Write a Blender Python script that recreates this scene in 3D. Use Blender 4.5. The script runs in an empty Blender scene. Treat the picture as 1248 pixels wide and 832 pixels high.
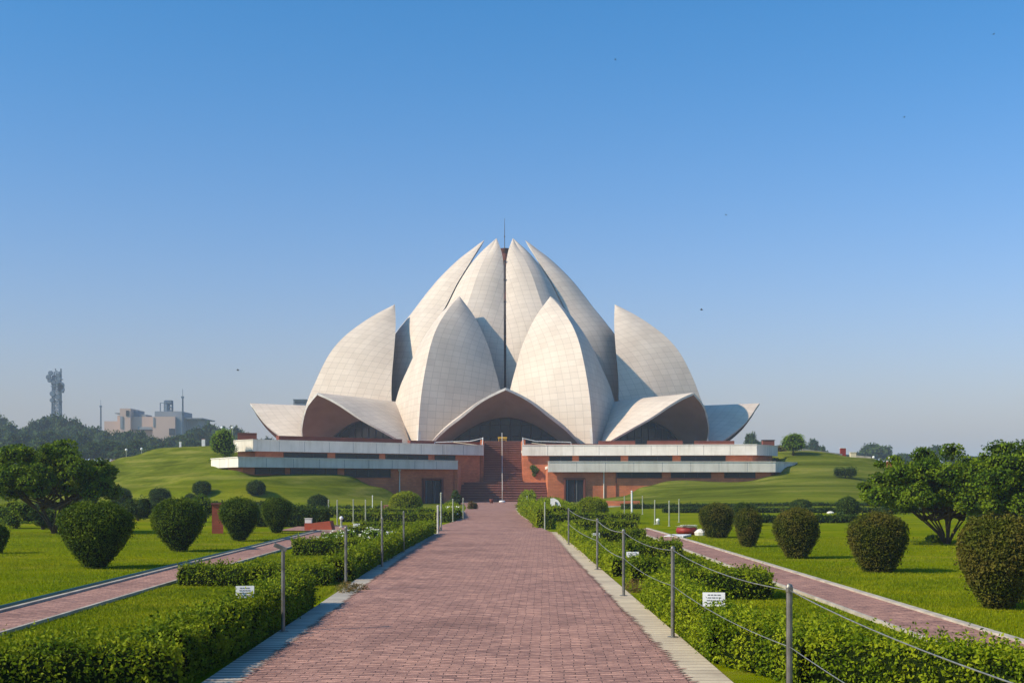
import bpy, math, random
import numpy as np
from mathutils import Vector

S = bpy.context.scene
COL = S.collection
R = math.radians
rng = np.random.default_rng(7)
random.seed(7)
F = 1590.0; VX = 610.0; VY = 588.0; EYE = 1.75     # camera constants of the photo (in its own pixels)

# ------------------------------------------------------------------ camera, sky, sun, exposure
cd = bpy.data.cameras.new("camera"); cam = bpy.data.objects.new("camera", cd); COL.objects.link(cam)
cam.location = (0, 0, EYE); cam.rotation_euler = (R(90), 0, 0)
cd.sensor_width = 36; cd.lens = 36 * F / 1248
cd.shift_x = (624 - VX) / 1248; cd.shift_y = (VY - 416) / 1248
cd.clip_start = 0.1; cd.clip_end = 9000
S.camera = cam

SUN_EL = 37.0
SUN_AZ = 248.0      # clockwise from +Y, seen from above
w = bpy.data.worlds.new("World"); S.world = w; w.use_nodes = True
nt = w.node_tree; nt.nodes.clear()
sky = nt.nodes.new('ShaderNodeTexSky'); sky.sky_type = 'NISHITA'; sky.sun_disc = False
sky.sun_elevation = R(SUN_EL); sky.sun_rotation = R(SUN_AZ)
sky.air_density = 1.2; sky.dust_density = 1.5; sky.ozone_density = 3.0; sky.altitude = 0
bg = nt.nodes.new('ShaderNodeBackground'); bg.inputs[1].default_value = 0.096
wo = nt.nodes.new('ShaderNodeOutputWorld')
ga = nt.nodes.new('ShaderNodeGamma'); ga.inputs['Gamma'].default_value = 1.2
tn = nt.nodes.new('ShaderNodeMix'); tn.data_type = 'RGBA'; tn.blend_type = 'MULTIPLY'; tn.inputs['Factor'].default_value = 1; tn.inputs[7].default_value = (.66, .90, 1.06, 1)
nt.links.new(sky.outputs[0], ga.inputs['Color']); nt.links.new(ga.outputs[0], tn.inputs[6])
tcs = nt.nodes.new('ShaderNodeTexCoord'); sxs = nt.nodes.new('ShaderNodeSeparateXYZ'); nt.links.new(tcs.outputs['Generated'], sxs.inputs[0])
crs = nt.nodes.new('ShaderNodeValToRGB'); crs.color_ramp.elements[0].position = 0.0; crs.color_ramp.elements[0].color = (.96, .84, 1.05, 1)
crs.color_ramp.elements[1].position = .42; crs.color_ramp.elements[1].color = (.30, .88, 1.19, 1); crs.color_ramp.interpolation = 'EASE'
nt.links.new(sxs.outputs[2], crs.inputs[0]); nt.links.new(crs.outputs[0], tn.inputs[7])
nt.links.new(tn.outputs[2], bg.inputs[0]); nt.links.new(bg.outputs[0], wo.inputs[0])

sd = bpy.data.lights.new("sun", 'SUN'); sun = bpy.data.objects.new("sun", sd); COL.objects.link(sun)
tosun = Vector((math.sin(R(SUN_AZ)) * math.cos(R(SUN_EL)), math.cos(R(SUN_AZ)) * math.cos(R(SUN_EL)), math.sin(R(SUN_EL))))
sun.rotation_euler = tosun.to_track_quat('Z', 'Y').to_euler(); sun.location = tosun * 300
sd.energy = 5.1; sd.angle = R(0.6); sd.color = (1.0, 0.82, 0.60)

S.view_settings.view_transform = 'Standard'; S.view_settings.look = 'None'
S.view_settings.exposure = 0.12; S.view_settings.gamma = 1.0
S.cycles.max_bounces = 6; S.cycles.diffuse_bounces = 3; S.cycles.volume_bounces = 1
S.cycles.transparent_max_bounces = 8; S.cycles.volume_step_rate = 1

# ------------------------------------------------------------------ helpers
def P(px, py, Y):
    return Vector(((px - VX) * Y / F, Y, EYE + (VY - py) * Y / F))
def gx(px, Y): return (px - VX) * Y / F
def link(o, parent=None):
    COL.objects.link(o)
    if parent is not None: o.parent = parent
    return o
def tag(o, label=None, cat=None, group=None, kind=None):
    if label: o['label'] = label
    if cat: o['category'] = cat
    if group: o['group'] = group
    if kind: o['kind'] = kind
    return o
def empty(name, loc=(0, 0, 0), rz=0, label=None, cat=None, group=None):
    o = bpy.data.objects.new(name, None); link(o); o.location = loc; o.rotation_euler = (0, 0, rz)
    o.empty_display_size = .2
    return tag(o, label, cat, group)
def dup(root, loc, rz=None, sc=None, label=None, group=None):
    r = root.copy(); COL.objects.link(r); r.location = loc
    if rz is not None: r.rotation_euler = (0, 0, rz)
    if sc is not None: r.scale = sc
    if label: r['label'] = label
    if group: r['group'] = group
    for ch in list(root.children):
        c = ch.copy(); COL.objects.link(c); c.parent = r
        for g in list(ch.children):
            d = g.copy(); COL.objects.link(d); d.parent = c
    return r

class MB:
    def __init__(s): s.v = []; s.f = []; s.m = []; s.uv = {}
    def add(s, vs, fs, m=0):
        b = len(s.v); s.v += [tuple(v) for v in vs]
        for f in fs: s.f.append(tuple(b + i for i in f)); s.m.append(m)
    def box(s, c, d, rz=0, m=0, rx=0, ry=0):
        x, y, z = [q / 2 for q in d]
        from mathutils import Euler
        e = Euler((rx, ry, rz)).to_matrix()
        vs = [e @ Vector((a * x, b * y, g * z)) + Vector(c) for a in (-1, 1) for b in (-1, 1) for g in (-1, 1)]
        s.add(vs, [(0, 1, 3, 2), (4, 6, 7, 5), (0, 4, 5, 1), (2, 3, 7, 6), (0, 2, 6, 4), (1, 5, 7, 3)], m)
    def tube(s, pts, rad, n=8, m=0, caps=True):
        pts = [Vector(p) for p in pts]
        if not hasattr(rad, '__len__'): rad = [rad] * len(pts)
        rings = []
        for i, p in enumerate(pts):
            d = (pts[min(i + 1, len(pts) - 1)] - pts[max(i - 1, 0)]).normalized()
            a = d.cross(Vector((0, 0, 1)) if abs(d.z) < .95 else Vector((1, 0, 0))).normalized(); b = d.cross(a)
            rings.append([p + (a * math.cos(2 * math.pi * k / n) + b * math.sin(2 * math.pi * k / n)) * rad[i] for k in range(n)])
        vs = [q for r_ in rings for q in r_]
        fs = []
        for i in range(len(pts) - 1):
            for k in range(n):
                fs.append((i * n + k, i * n + (k + 1) % n, (i + 1) * n + (k + 1) % n, (i + 1) * n + k))
        if caps:
            fs.append(tuple(range(n))[::-1]); fs.append(tuple((len(pts) - 1) * n + k for k in range(n)))
        s.add(vs, fs, m)
    def lathe(s, prof, c=(0, 0, 0), n=20, m=0):
        vs = [(c[0] + r_ * math.cos(2 * math.pi * k / n), c[1] + r_ * math.sin(2 * math.pi * k / n), c[2] + z) for r_, z in prof for k in range(n)]
        fs = []
        for i in range(len(prof) - 1):
            for k in range(n):
                fs.append((i * n + k, i * n + (k + 1) % n, (i + 1) * n + (k + 1) % n, (i + 1) * n + k))
        s.add(vs, fs, m)
    def prism(s, poly, z0, z1, m=0):
        n = len(poly)
        vs = [(p[0], p[1], z0) for p in poly] + [(p[0], p[1], z1) for p in poly]
        fs = [tuple(range(n))[::-1], tuple(range(n, 2 * n))] + [(i, (i + 1) % n, n + (i + 1) % n, n + i) for i in range(n)]
        s.add(vs, fs, m)
    def build(s, name, mats, parent=None, smooth=False):
        me = bpy.data.meshes.new(name); me.from_pydata(s.v, [], s.f)
        if not isinstance(mats, (list, tuple)): mats = [mats]
        for q in mats: me.materials.append(q)
        me.polygons.foreach_set('material_index', s.m)
        if smooth: me.polygons.foreach_set('use_smooth', [True] * len(s.f))
        me.update()
        o = bpy.data.objects.new(name, me)
        return link(o, parent)

def quads_mesh(name, V, Q, mats, midx=None, parent=None, smooth=None, uv=None, k=4):
    """V (n,3), Q (m,k) integer faces"""
    me = bpy.data.meshes.new(name)
    V = np.asarray(V, dtype=np.float32); Q = np.asarray(Q, dtype=np.int32)
    me.vertices.add(len(V)); me.vertices.foreach_set('co', V.ravel())
    me.loops.add(Q.size); me.loops.foreach_set('vertex_index', Q.ravel())
    me.polygons.add(len(Q))
    me.polygons.foreach_set('loop_start', np.arange(0, Q.size, k, dtype=np.int32))
    try: me.polygons.foreach_set('loop_total', np.full(len(Q), k, dtype=np.int32))
    except Exception: pass
    for q in (mats if isinstance(mats, (list, tuple)) else [mats]): me.materials.append(q)
    if midx is not None: me.polygons.foreach_set('material_index', np.asarray(midx, dtype=np.int32))
    if smooth is not None: me.polygons.foreach_set('use_smooth', np.broadcast_to(smooth, (len(Q),)).astype(bool))
    if uv is not None:
        l = me.uv_layers.new(name='UVMap'); l.data.foreach_set('uv', np.asarray(uv, dtype=np.float32)[Q.ravel()].ravel())
    me.update(); me.validate()
    o = bpy.data.objects.new(name, me)
    return link(o, parent)

def norm(a): return a / np.maximum(np.linalg.norm(a, axis=-1, keepdims=True), 1e-9)
def leafgeo(Pt, N, size, tilt=.55, asp=.55):
    n = len(Pt)
    nn = norm(N * (1 - tilt) + rng.normal(size=(n, 3)) * tilt * .8)
    t = norm(np.cross(nn, rng.normal(size=(n, 3)))); b = np.cross(nn, t)
    L = (size * rng.uniform(.65, 1.35, n))[:, None]
    V = np.stack([Pt - t * L * .5, Pt + b * L * .5 * asp + nn * L * .08, Pt + t * L * .5, Pt - b * L * .5 * asp + nn * L * .08], 1).reshape(-1, 3)
    return V, np.arange(4 * n).reshape(n, 4)
def sphnoise(D, seed, k=6, amp=1.0, f=3.0):
    r_ = np.random.default_rng(seed); o = np.zeros(len(D))
    for i in range(k):
        o += np.sin(D @ r_.normal(size=3) * f + r_.uniform(0, 6.28))
    return amp * o / k

# ------------------------------------------------------------------ materials
def mat(name):
    m = bpy.data.materials.new(name); m.use_nodes = True
    t = m.node_tree; p = t.nodes['Principled BSDF']
    return m, t, p
def node(t, typ, **kw):
    n = t.nodes.new(typ)
    for k_, v in kw.items():
        if k_.startswith('i_'): n.inputs[int(k_[2:])].default_value = v
        else: setattr(n, k_, v)
    return n
def ramp(t, fac, stops):
    r_ = t.nodes.new('ShaderNodeValToRGB'); e = r_.color_ramp.elements
    while len(e) < len(stops): e.new(.5)
    for q, (pos, c) in zip(e, stops): q.position = pos; q.color = (*c, 1)
    t.links.new(fac, r_.inputs[0]); return r_.outputs[0]
def mixc(t, fac, a, b, mode='MIX'):
    n = t.nodes.new('ShaderNodeMix'); n.data_type = 'RGBA'; n.blend_type = mode
    for sock, val in ((n.inputs['Factor'], fac), (n.inputs[6], a), (n.inputs[7], b)):
        if isinstance(val, (int, float)): sock.default_value = val
        elif isinstance(val, tuple): sock.default_value = (*val, 1)
        else: t.links.new(val, sock)
    return n.outputs[2]
def noise(t, co, scale, detail=4, rough=.55, vec=None):
    n = node(t, 'ShaderNodeTexNoise'); n.inputs['Scale'].default_value = scale; n.inputs['Detail'].default_value = detail
    n.inputs['Roughness'].default_value = rough
    if co is not None: t.links.new(co, n.inputs['Vector'])
    return n.outputs['Fac']
def mapping(t, co, sc=(1, 1, 1), rot=(0, 0, 0)):
    m_ = node(t, 'ShaderNodeMapping'); m_.inputs['Scale'].default_value = sc; m_.inputs['Rotation'].default_value = rot
    t.links.new(co, m_.inputs['Vector']); return m_.outputs[0]
def wpos(t): return t.nodes.new('ShaderNodeNewGeometry').outputs['Position']
def bump(t, p, h, strength=.3, dist=.02):
    b = node(t, 'ShaderNodeBump'); b.inputs['Strength'].default_value = strength; b.inputs['Distance'].default_value = dist
    t.links.new(h, b.inputs['Height']); t.links.new(b.outputs[0], p.inputs['Normal'])
def simple(name, a, b=None, scale=3., rough=.75, metal=0, bs=0, bscale=20):
    m, t, p = mat(name); p.inputs['Roughness'].default_value = rough; p.inputs['Metallic'].default_value = metal
    p.inputs['Specular IOR Level'].default_value = .3
    if b is None: b = tuple(c * .75 for c in a)
    co = wpos(t)
    t.links.new(ramp(t, noise(t, co, scale), [(.3, b), (.7, a)]), p.inputs['Base Color'])
    if bs: bump(t, p, noise(t, co, bscale), bs)
    return m

def foliage_mat(name, dark, light, yellow=None, cs=1.2, transl=.25):
    m, t, p = mat(name)
    g = t.nodes.new('ShaderNodeNewGeometry')
    c1 = ramp(t, g.outputs['Random Per Island'], [(0., dark), (.55, tuple((a + b) / 2 for a, b in zip(dark, light))), (1., light)])
    n1 = noise(t, g.outputs['Position'], cs, 3)
    y = yellow or tuple(c * 1.35 for c in light)
    f = ramp(t, n1, [(.42, (0, 0, 0)), (.64, (.75, .75, .75))])
    col = mixc(t, f, c1, y)
    t.links.new(col, p.inputs['Base Color']); p.inputs['Roughness'].default_value = .62
    p.inputs['Specular IOR Level'].default_value = .08
    tr = node(t, 'ShaderNodeBsdfTranslucent'); t.links.new(col, tr.inputs[0])
    mx = node(t, 'ShaderNodeMixShader'); mx.inputs[0].default_value = transl
    out = t.nodes['Material Output']
    t.links.new(p.outputs[0], mx.inputs[1]); t.links.new(tr.outputs[0], mx.inputs[2]); t.links.new(mx.outputs[0], out.inputs[0])
    return m

def panel_mat(name, c_hi, c_lo, line, rough=.55, pw=1.0, ph=.80):
    m, t, p = mat(name)
    uv = t.nodes.new('ShaderNodeUVMap').outputs[0]
    br = node(t, 'ShaderNodeTexBrick'); br.offset = 0.0; br.squash = 1
    br.inputs['Scale'].default_value = 1; br.inputs['Brick Width'].default_value = pw; br.inputs['Row Height'].default_value = ph
    br.inputs['Mortar Size'].default_value = .022; br.inputs['Mortar Smooth'].default_value = .5; br.inputs['Bias'].default_value = -.2
    br.inputs['Color1'].default_value = (*c_hi, 1); br.inputs['Color2'].default_value = (*c_lo, 1); br.inputs['Mortar'].default_value = (*line, 1)
    t.links.new(uv, br.inputs['Vector'])
    n1 = noise(t, mapping(t, wpos(t), (1, 1, .35)), .35, 5, .6)
    c = mixc(t, .5, br.outputs[0], ramp(t, n1, [(.3, (.74, .71, .68)), (.7, (1, 1, 1))]), 'MULTIPLY')
    t.links.new(c, p.inputs['Base Color']); p.inputs['Roughness'].default_value = rough
    p.inputs['Specular IOR Level'].default_value = .3
    bump(t, p, br.outputs['Fac'], -.25, .02)
    return m

def brick_mat(name, c1, c2, mortar, bw=.24, bh=.075, rot=(0, 0, 0), kx=1, ms=.012, wall=True, bs=.4, wob=0., vary=None):
    m, t, p = mat(name)
    co = wpos(t)
    if wall:   # run x+y along the wall, z up
        sx = node(t, 'ShaderNodeSeparateXYZ'); t.links.new(co, sx.inputs[0])
        ad = node(t, 'ShaderNodeMath', operation='ADD'); t.links.new(sx.outputs[0], ad.inputs[0]); t.links.new(sx.outputs[1], ad.inputs[1])
        cb = node(t, 'ShaderNodeCombineXYZ'); t.links.new(ad.outputs[0], cb.inputs[0]); t.links.new(sx.outputs[2], cb.inputs[1])
        v = cb.outputs[0]
    else:
        v = mapping(t, co, sc=(kx, 1, 1), rot=rot)
        if wob:
            nn = node(t, 'ShaderNodeTexNoise'); nn.inputs['Scale'].default_value = 1.6; nn.inputs['Detail'].default_value = 3
            t.links.new(co, nn.inputs['Vector'])
            vm = node(t, 'ShaderNodeVectorMath', operation='SCALE'); t.links.new(nn.outputs['Color'], vm.inputs[0]); vm.inputs['Scale'].default_value = wob
            va = node(t, 'ShaderNodeVectorMath', operation='ADD'); t.links.new(v, va.inputs[0]); t.links.new(vm.outputs[0], va.inputs[1]); v = va.outputs[0]
    br = node(t, 'ShaderNodeTexBrick'); br.inputs['Scale'].default_value = 1
    br.inputs['Brick Width'].default_value = bw; br.inputs['Row Height'].default_value = bh
    br.inputs['Mortar Size'].default_value = ms; br.inputs['Mortar Smooth'].default_value = .3; br.inputs['Bias'].default_value = 0
    br.inputs['Color1'].default_value = (*c1, 1); br.inputs['Color2'].default_value = (*c2, 1); br.inputs['Mortar'].default_value = (*mortar, 1)
    t.links.new(v, br.inputs['Vector'])
    n1 = noise(t, co, .55, 5, .65)
    c = mixc(t, .75, br.outputs[0], ramp(t, n1, [(.3, (.58, .54, .53)), (.48, (.9, .88, .87)), (.7, (1.15, 1.12, 1.06))]), 'MULTIPLY')
    if vary:
        n2 = noise(t, mapping(t, co, (1, 2.2, 1)), 6, 3, .7)
        c = mixc(t, vary, c, ramp(t, n2, [(.35, (.5, .46, .48)), (.65, (1.25, 1.2, 1.15))]), 'MULTIPLY')
    t.links.new(c, p.inputs['Base Color']); p.inputs['Roughness'].default_value = .8; p.inputs['Specular IOR Level'].default_value = .25
    if bs:
        h = node(t, 'ShaderNodeMath', operation='MULTIPLY_ADD'); t.links.new(br.outputs['Fac'], h.inputs[0]); h.inputs[1].default_value = -1
        t.links.new(noise(t, co, 40), h.inputs[2]); bump(t, p, h.outputs[0], bs, .012)
    return m

M = {}
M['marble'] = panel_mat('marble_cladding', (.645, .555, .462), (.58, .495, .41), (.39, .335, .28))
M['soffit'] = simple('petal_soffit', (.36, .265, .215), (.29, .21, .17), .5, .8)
M['rim'] = simple('petal_rim', (.70, .67, .62), (.5, .48, .45), 1.2, .6)
def streaked():
    m, t, p = mat('pale_concrete'); co = wpos(t)
    a = ramp(t, noise(t, co, .8, 4), [(.3, (.64, .60, .52)), (.7, (.78, .73, .64))])
    b = ramp(t, noise(t, mapping(t, co, (1, 1, .08)), 2.6, 4, .7), [(.30, (.78, .76, .72)), (.5, (1, 1, 1))])
    t.links.new(mixc(t, .8, a, b, 'MULTIPLY'), p.inputs['Base Color']); p.inputs['Roughness'].default_value = .8; p.inputs['Specular IOR Level'].default_value = .2
    return m
M['concrete'] = streaked()
M['concrete_warm'] = simple('cream_concrete', (.72, .62, .42), (.62, .53, .36), .8, .75)
M['brick'] = brick_mat('red_brick', (.62, .20, .085), (.52, .16, .068), (.42, .16, .09), .5, .15, ms=.012, bs=.2)
M['brickdark'] = simple('red_sandstone_dark', (.20, .06, .04), (.15, .045, .03), 1, .8)
M['steps'] = simple('red_sandstone_steps', (.28, .115, .078), (.19, .078, .055), .6, .8)
M['nosing'] = simple('step_nosing', (.38, .18, .13), (.28, .13, .095), 1.5, .8)
M['pedestal'] = brick_mat('pedestal_brick', (.42, .09, .05), (.35, .075, .04), (.3, .1, .07), .23, .075, ms=.006, bs=.2)
M['glass'] = simple('dark_window_glass', (.012, .016, .022), (.02, .024, .03), .4, .12)
M['glass'].node_tree.nodes['Principled BSDF'].inputs['Specular IOR Level'].default_value = .22
M['frame'] = simple('dark_frame', (.05, .04, .04), (.04, .03, .03), 2, .5)
M['door'] = simple('dark_door', (.025, .025, .03), (.015, .015, .02), 2, .4)
M['paver'] = brick_mat('red_pavers', (.54, .305, .235), (.39, .22, .172), (.13, .075, .06), .21 * 2.6, .105, rot=(0, 0, R(5)), kx=2.6, ms=.013, wall=False, bs=.6, wob=.20, vary=.85)
M['kerb_grey'] = brick_mat('grey_kerb_stone', (.52, .47, .39), (.43, .39, .33), (.10, .09, .08), 9, .16, wall=False, ms=.022, bs=.2, vary=.2)
M['kerb_cream'] = brick_mat('cream_kerb_stone', (.62, .52, .36), (.55, .46, .32), (.32, .26, .19), 9, .2, wall=False, ms=.014, bs=.2, vary=.2)
M['kerb_white'] = simple('white_kerb', (.52, .46, .37), (.30, .26, .21), 2.5, .8)
M['hose'] = simple('green_hose', (.02, .09, .07), None, 2, .5)
M['steel'] = simple('brushed_steel', (.30, .28, .25), (.15, .14, .12), 9, .45, metal=.7)
M['paintpost'] = simple('painted_post', (.42, .42, .33), (.26, .27, .2), 7, .5)
M['cable'] = simple('steel_cable', (.36, .36, .32), (.22, .22, .2), 20, .45, metal=.5)
M['white'] = simple('white_paint', (.78, .77, .74), (.62, .61, .6), 5, .6)
M['paintwhite'] = simple('worn_white_paint', (.62, .58, .52), (.42, .38, .34), 4, .6)
M['ink'] = simple('grey_lettering', (.22, .22, .22), None, 30, .7)
M['yellow'] = simple('yellow_paint', (.7, .42, .03), None, 3, .5)
M['soil'] = simple('dry_soil', (.25, .15, .07), (.15, .09, .05), 6, .95, bs=.5)
M['bark'] = simple('bark', (.11, .075, .05), (.055, .04, .028), 12, .9, bs=.5)
M['far_concrete'] = simple('far_pink_concrete', (.50, .36, .29), (.42, .30, .25), .08, .8)
M['far_grey'] = simple('far_grey_concrete', (.22, .24, .26), (.15, .17, .2), .08, .8)
M['far_metal'] = simple('far_steel', (.10, .14, .19), (.07, .10, .14), .3, .6)
M['bird'] = simple('dark_feathers', (.03, .03, .03), None, 3, .7)
M['pot'] = simple('red_pot', (.30, .03, .02), (.18, .02, .015), 8, .5)
M['globe'] = simple('white_globe', (.8, .8, .76), (.7, .7, .66), 3, .3)
M['petal_white'] = simple('white_petals', (.8, .8, .7), (.7, .7, .55), 5, .7)
M['petal_pink'] = simple('pink_petals', (.45, .10, .14), (.3, .06, .09), 9, .7)

LAWN_D, LAWN_L = (.050, .098, .010), (.115, .165, .014)
def lawn_mat():
    m, t, p = mat('lawn_grass')
    co = wpos(t)
    n1 = noise(t, co, .22, 5, .65); n2 = noise(t, mapping(t, co, (1, 1.6, 1)), 2.2, 4, .7); n3 = noise(t, mapping(t, co, (3, 1, 1)), 34, 3, .7)
    c = ramp(t, n1, [(.3, (.105, .155, .001)), (.5, (.17, .21, .001)), (.68, (.25, .245, .002)), (.8, (.31, .26, .02))])
    c = mixc(t, .55, c, ramp(t, n2, [(.3, (.6, .66, .5)), (.7, (1.25, 1.2, 1.2))]), 'MULTIPLY')
    c = mixc(t, .6, c, ramp(t, n3, [(.3, (.5, .55, .4)), (.7, (1.3, 1.3, 1.2))]), 'MULTIPLY')
    n4 = noise(t, mapping(t, co, (1, 2.4, 1)), 7, 4, .75)
    c = mixc(t, .6, c, ramp(t, n4, [(.32, (.55, .62, .5)), (.5, (1, 1, 1)), (.7, (1.35, 1.2, 1.1))]), 'MULTIPLY')
    n5 = noise(t, mapping(t, co, (.5, 1.2, 1)), .55, 3, .6)
    c = mixc(t, ramp(t, n5, [(.56, (0, 0, 0)), (.74, (.7, .7, .7))]), c, (.26, .22, .035))
    # bank beyond the beds: older, drier grass mown in bands along the contours
    sx = node(t, 'ShaderNodeSeparateXYZ'); t.links.new(co, sx.inputs[0])
    mr = node(t, 'ShaderNodeMapRange'); mr.inputs[1].default_value = 78; mr.inputs[2].default_value = 100; t.links.new(sx.outputs[1], mr.inputs[0])
    band = noise(t, mapping(t, co, (.03, .22, 2.2)), 1.0, 4, .65)
    c2 = ramp(t, band, [(.36, (.066, .085, .004)), (.5, (.112, .138, .010)), (.64, (.19, .19, .034))])
    c2 = mixc(t, .5, c2, ramp(t, n2, [(.3, (.6, .66, .55)), (.7, (1.3, 1.2, 1.15))]), 'MULTIPLY')
    c = mixc(t, mr.outputs[0], c, c2)
    t.links.new(c, p.inputs['Base Color']); p.inputs['Roughness'].default_value = 1; p.inputs['Specular IOR Level'].default_value = 0
    bump(t, p, n3, .6, .04)
    return m
M['lawn'] = lawn_mat()
M['blade'] = foliage_mat('grass_blades', (.10, .145, .001), (.23, .275, .001), (.32, .32, .006), .6, .3)
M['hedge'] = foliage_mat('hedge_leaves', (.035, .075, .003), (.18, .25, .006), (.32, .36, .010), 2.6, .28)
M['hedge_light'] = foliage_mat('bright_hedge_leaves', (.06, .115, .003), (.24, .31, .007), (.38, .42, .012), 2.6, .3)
M['core'] = simple('foliage_shade_core', (.012, .020, .004), (.006, .011, .003), 6, .9)  # near-black filler: shade between the leaves is put into its colour
M['topi'] = foliage_mat('topiary_leaves', (.020, .045, .003), (.085, .135, .006), (.14, .19, .008), 2.4, .15)
M['topi_brown'] = foliage_mat('brownish_topiary_leaves', (.034, .048, .004), (.115, .125, .010), (.16, .125, .022), 2.2, .15)
M['topi_far'] = foliage_mat('dark_topiary_leaves', (.018, .040, .005), (.055, .095, .010), (.08, .12, .012), 1.0, .15)
M['yellowbush'] = foliage_mat('yellow_green_leaves', (.10, .15, .004), (.28, .32, .008), (.36, .38, .012), 1.0, .3)
M['tree'] = foliage_mat('tree_leaves', (.014, .040, .003), (.105, .18, .006), (.20, .27, .010), 1.8, .22)
M['treelight'] = foliage_mat('light_tree_leaves', (.07, .15, .006), (.22, .34, .012), (.27, .38, .014), .9, .3)
M['fartree'] = foliage_mat('far_tree_leaves', (.015, .034, .010), (.055, .10, .022), (.080, .13, .025), .12, .2)
M['dry'] = foliage_mat('dry_leaves', (.10, .06, .02), (.26, .16, .05), (.2, .2, .04), 3, .3)
M['flowerbush'] = foliage_mat('flower_bed_leaves', (.05, .10, .005), (.19, .28, .012), None, 2, .3)

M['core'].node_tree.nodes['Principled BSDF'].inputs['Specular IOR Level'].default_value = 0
# ------------------------------------------------------------------ terrain
CX, CY = 0.57, 180.0
ctl = []
for x in range(-90, 91, 15):
    for y in (40, 60, 78): ctl.append((x, y, 0))
for y in (88, 98, 108, 116): ctl += [(-4, y, 0), (1, y, 0), (6, y, 0)]
ctl += [(-7, 100, 0), (-7, 108, .1)]
def C3(px, py, Y): ctl.append((gx(px, Y), Y, EYE + (VY - py) * Y / F))
for q in [(477, 600, 106), (428, 582.6, 103), (342, 579.7, 98), (309, 576, 96), (290, 568, 95.5), (256, 570, 97), (256, 571, 101), (272, 572, 99), (256, 588, 91), (290, 588, 90.5), (309, 592, 90), (272, 580, 94), (309, 582, 93.5), (400, 607, 90), (342, 604, 88), (300, 600, 88),
          (200, 617, 85), (200, 590, 97), (200, 568, 112), (190, 548, 128), (145, 619, 85), (145, 598, 100), (145, 578, 115), (145, 560, 130),
          (240, 616, 85), (240, 577, 97), (240, 560, 112), (240, 543, 128), (100, 575, 130), (0, 583, 130), (100, 590, 112), (0, 598, 112), (285, 541, 124),
          (742, 611, 119), (800, 588, 118), (860, 586.5, 118), (922, 585, 119), (950, 575, 120), (978, 574, 119), (978, 551.6, 131), (1006, 551.6, 132), (1036, 555.5, 132), (1062, 559.5, 132),
          (1120, 574, 132), (1248, 582, 132), (1000, 598, 100), (1000, 577, 115), (900, 611, 90), (900, 599, 105), (830, 602, 105), (830, 612, 92), (1100, 603, 100),
          (1100, 590, 115), (1248, 607, 100), (1248, 597, 115), (1000, 612, 88)]: C3(*q)
for x, y, z in [(-60, 150, 3), (-60, 190, 4), (60, 150, 3), (60, 190, 4), (-60, 240, 4), (0, 240, 4), (60, 240, 4), (-35, 150, 5.0), (-40, 175, 4.6), (34, 150, 4.6), (40, 175, 4.5),
                (-90, 130, 1), (90, 130, 1), (-90, 200, 3), (90, 200, 3), (0, 190, 4.4)]: ctl.append((x, y, z))
CT = np.array(ctl)
def tps(r_): return np.where(r_ > 0, r_ * r_ * np.log(np.maximum(r_, 1e-9)), 0)
_n = len(CT)
_A = np.zeros((_n + 3, _n + 3)); _d = np.linalg.norm(CT[:, None, :2] - CT[None, :, :2], axis=2)
_A[:_n, :_n] = tps(_d) + np.eye(_n) * .3
_A[:_n, _n] = 1; _A[:_n, _n + 1:] = CT[:, :2]; _A[_n, :_n] = 1; _A[_n + 1:, :_n] = CT[:, :2].T
_w = np.linalg.solve(_A, np.concatenate([CT[:, 2], np.zeros(3)]))
def sstep(a, b, x): t_ = np.clip((x - a) / (b - a), 0, 1); return t_ * t_ * (3 - 2 * t_)
FOOT = [[(-21.5, 110.6), (-20.4, 109.9), (-20.5, 103.9), (-18.9, 98.2), (-4.6, 113.6), (-4.4, 160), (-21.5, 160)],
        [(5.2, 119.4), (24.6, 122.6), (27.8, 128.0), (27.0, 160), (5.2, 160)], [(-5, 118.2), (5.5, 118.2), (5.5, 160), (-5, 160)]]
def height(x, y):
    x = np.asarray(x, float); y = np.asarray(y, float); sh = x.shape
    xf, yf = x.ravel(), y.ravel()
    xc, yc = np.clip(xf, -90, 90), np.clip(yf, 40, 240)
    d = np.sqrt((xc[:, None] - CT[None, :, 0]) ** 2 + (yc[:, None] - CT[None, :, 1]) ** 2)
    z = tps(d) @ _w[:_n] + _w[_n] + _w[_n + 1] * xc + _w[_n + 2] * yc
    z = np.maximum(z, 0) * sstep(78, 90, yf)
    steps = .11 * np.sin(z * 2 * math.pi / .95) * sstep(.1, .8, z) * (np.abs(xf) > 8)
    z = z + steps
    z = z - .42 * np.exp(-((xf + 19.8) ** 2 / 7 + (yf - 95.5) ** 2 / 22))
    z = np.where(yf > 240, z * (1 - sstep(240, 320, yf)) + 4.0 * sstep(240, 320, yf), z)
    pad = sstep(9, 6, np.abs(xf - .3)) * sstep(120, 114, yf)
    z = z * (1 - pad)
    # nothing pokes through the podium
    for poly in FOOT:
        ins = np.zeros(len(xf), bool); n = len(poly)
        for i in range(n):
            (x1, y1), (x2, y2) = poly[i], poly[(i + 1) % n]
            c = ((y1 > yf) != (y2 > yf)) & (xf < (x2 - x1) * (yf - y1) / (y2 - y1 + 1e-12) + x1)
            ins ^= c
        z = np.where(ins, np.minimum(z, -.5), z)
    r_ = np.hypot(xf - CX, yf - CY); z = np.where(r_ < 44, np.minimum(z, 4.9), z)
    return z.reshape(sh)
def hz(x, y): return float(height(np.array([x]), np.array([y]))[0])

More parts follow.
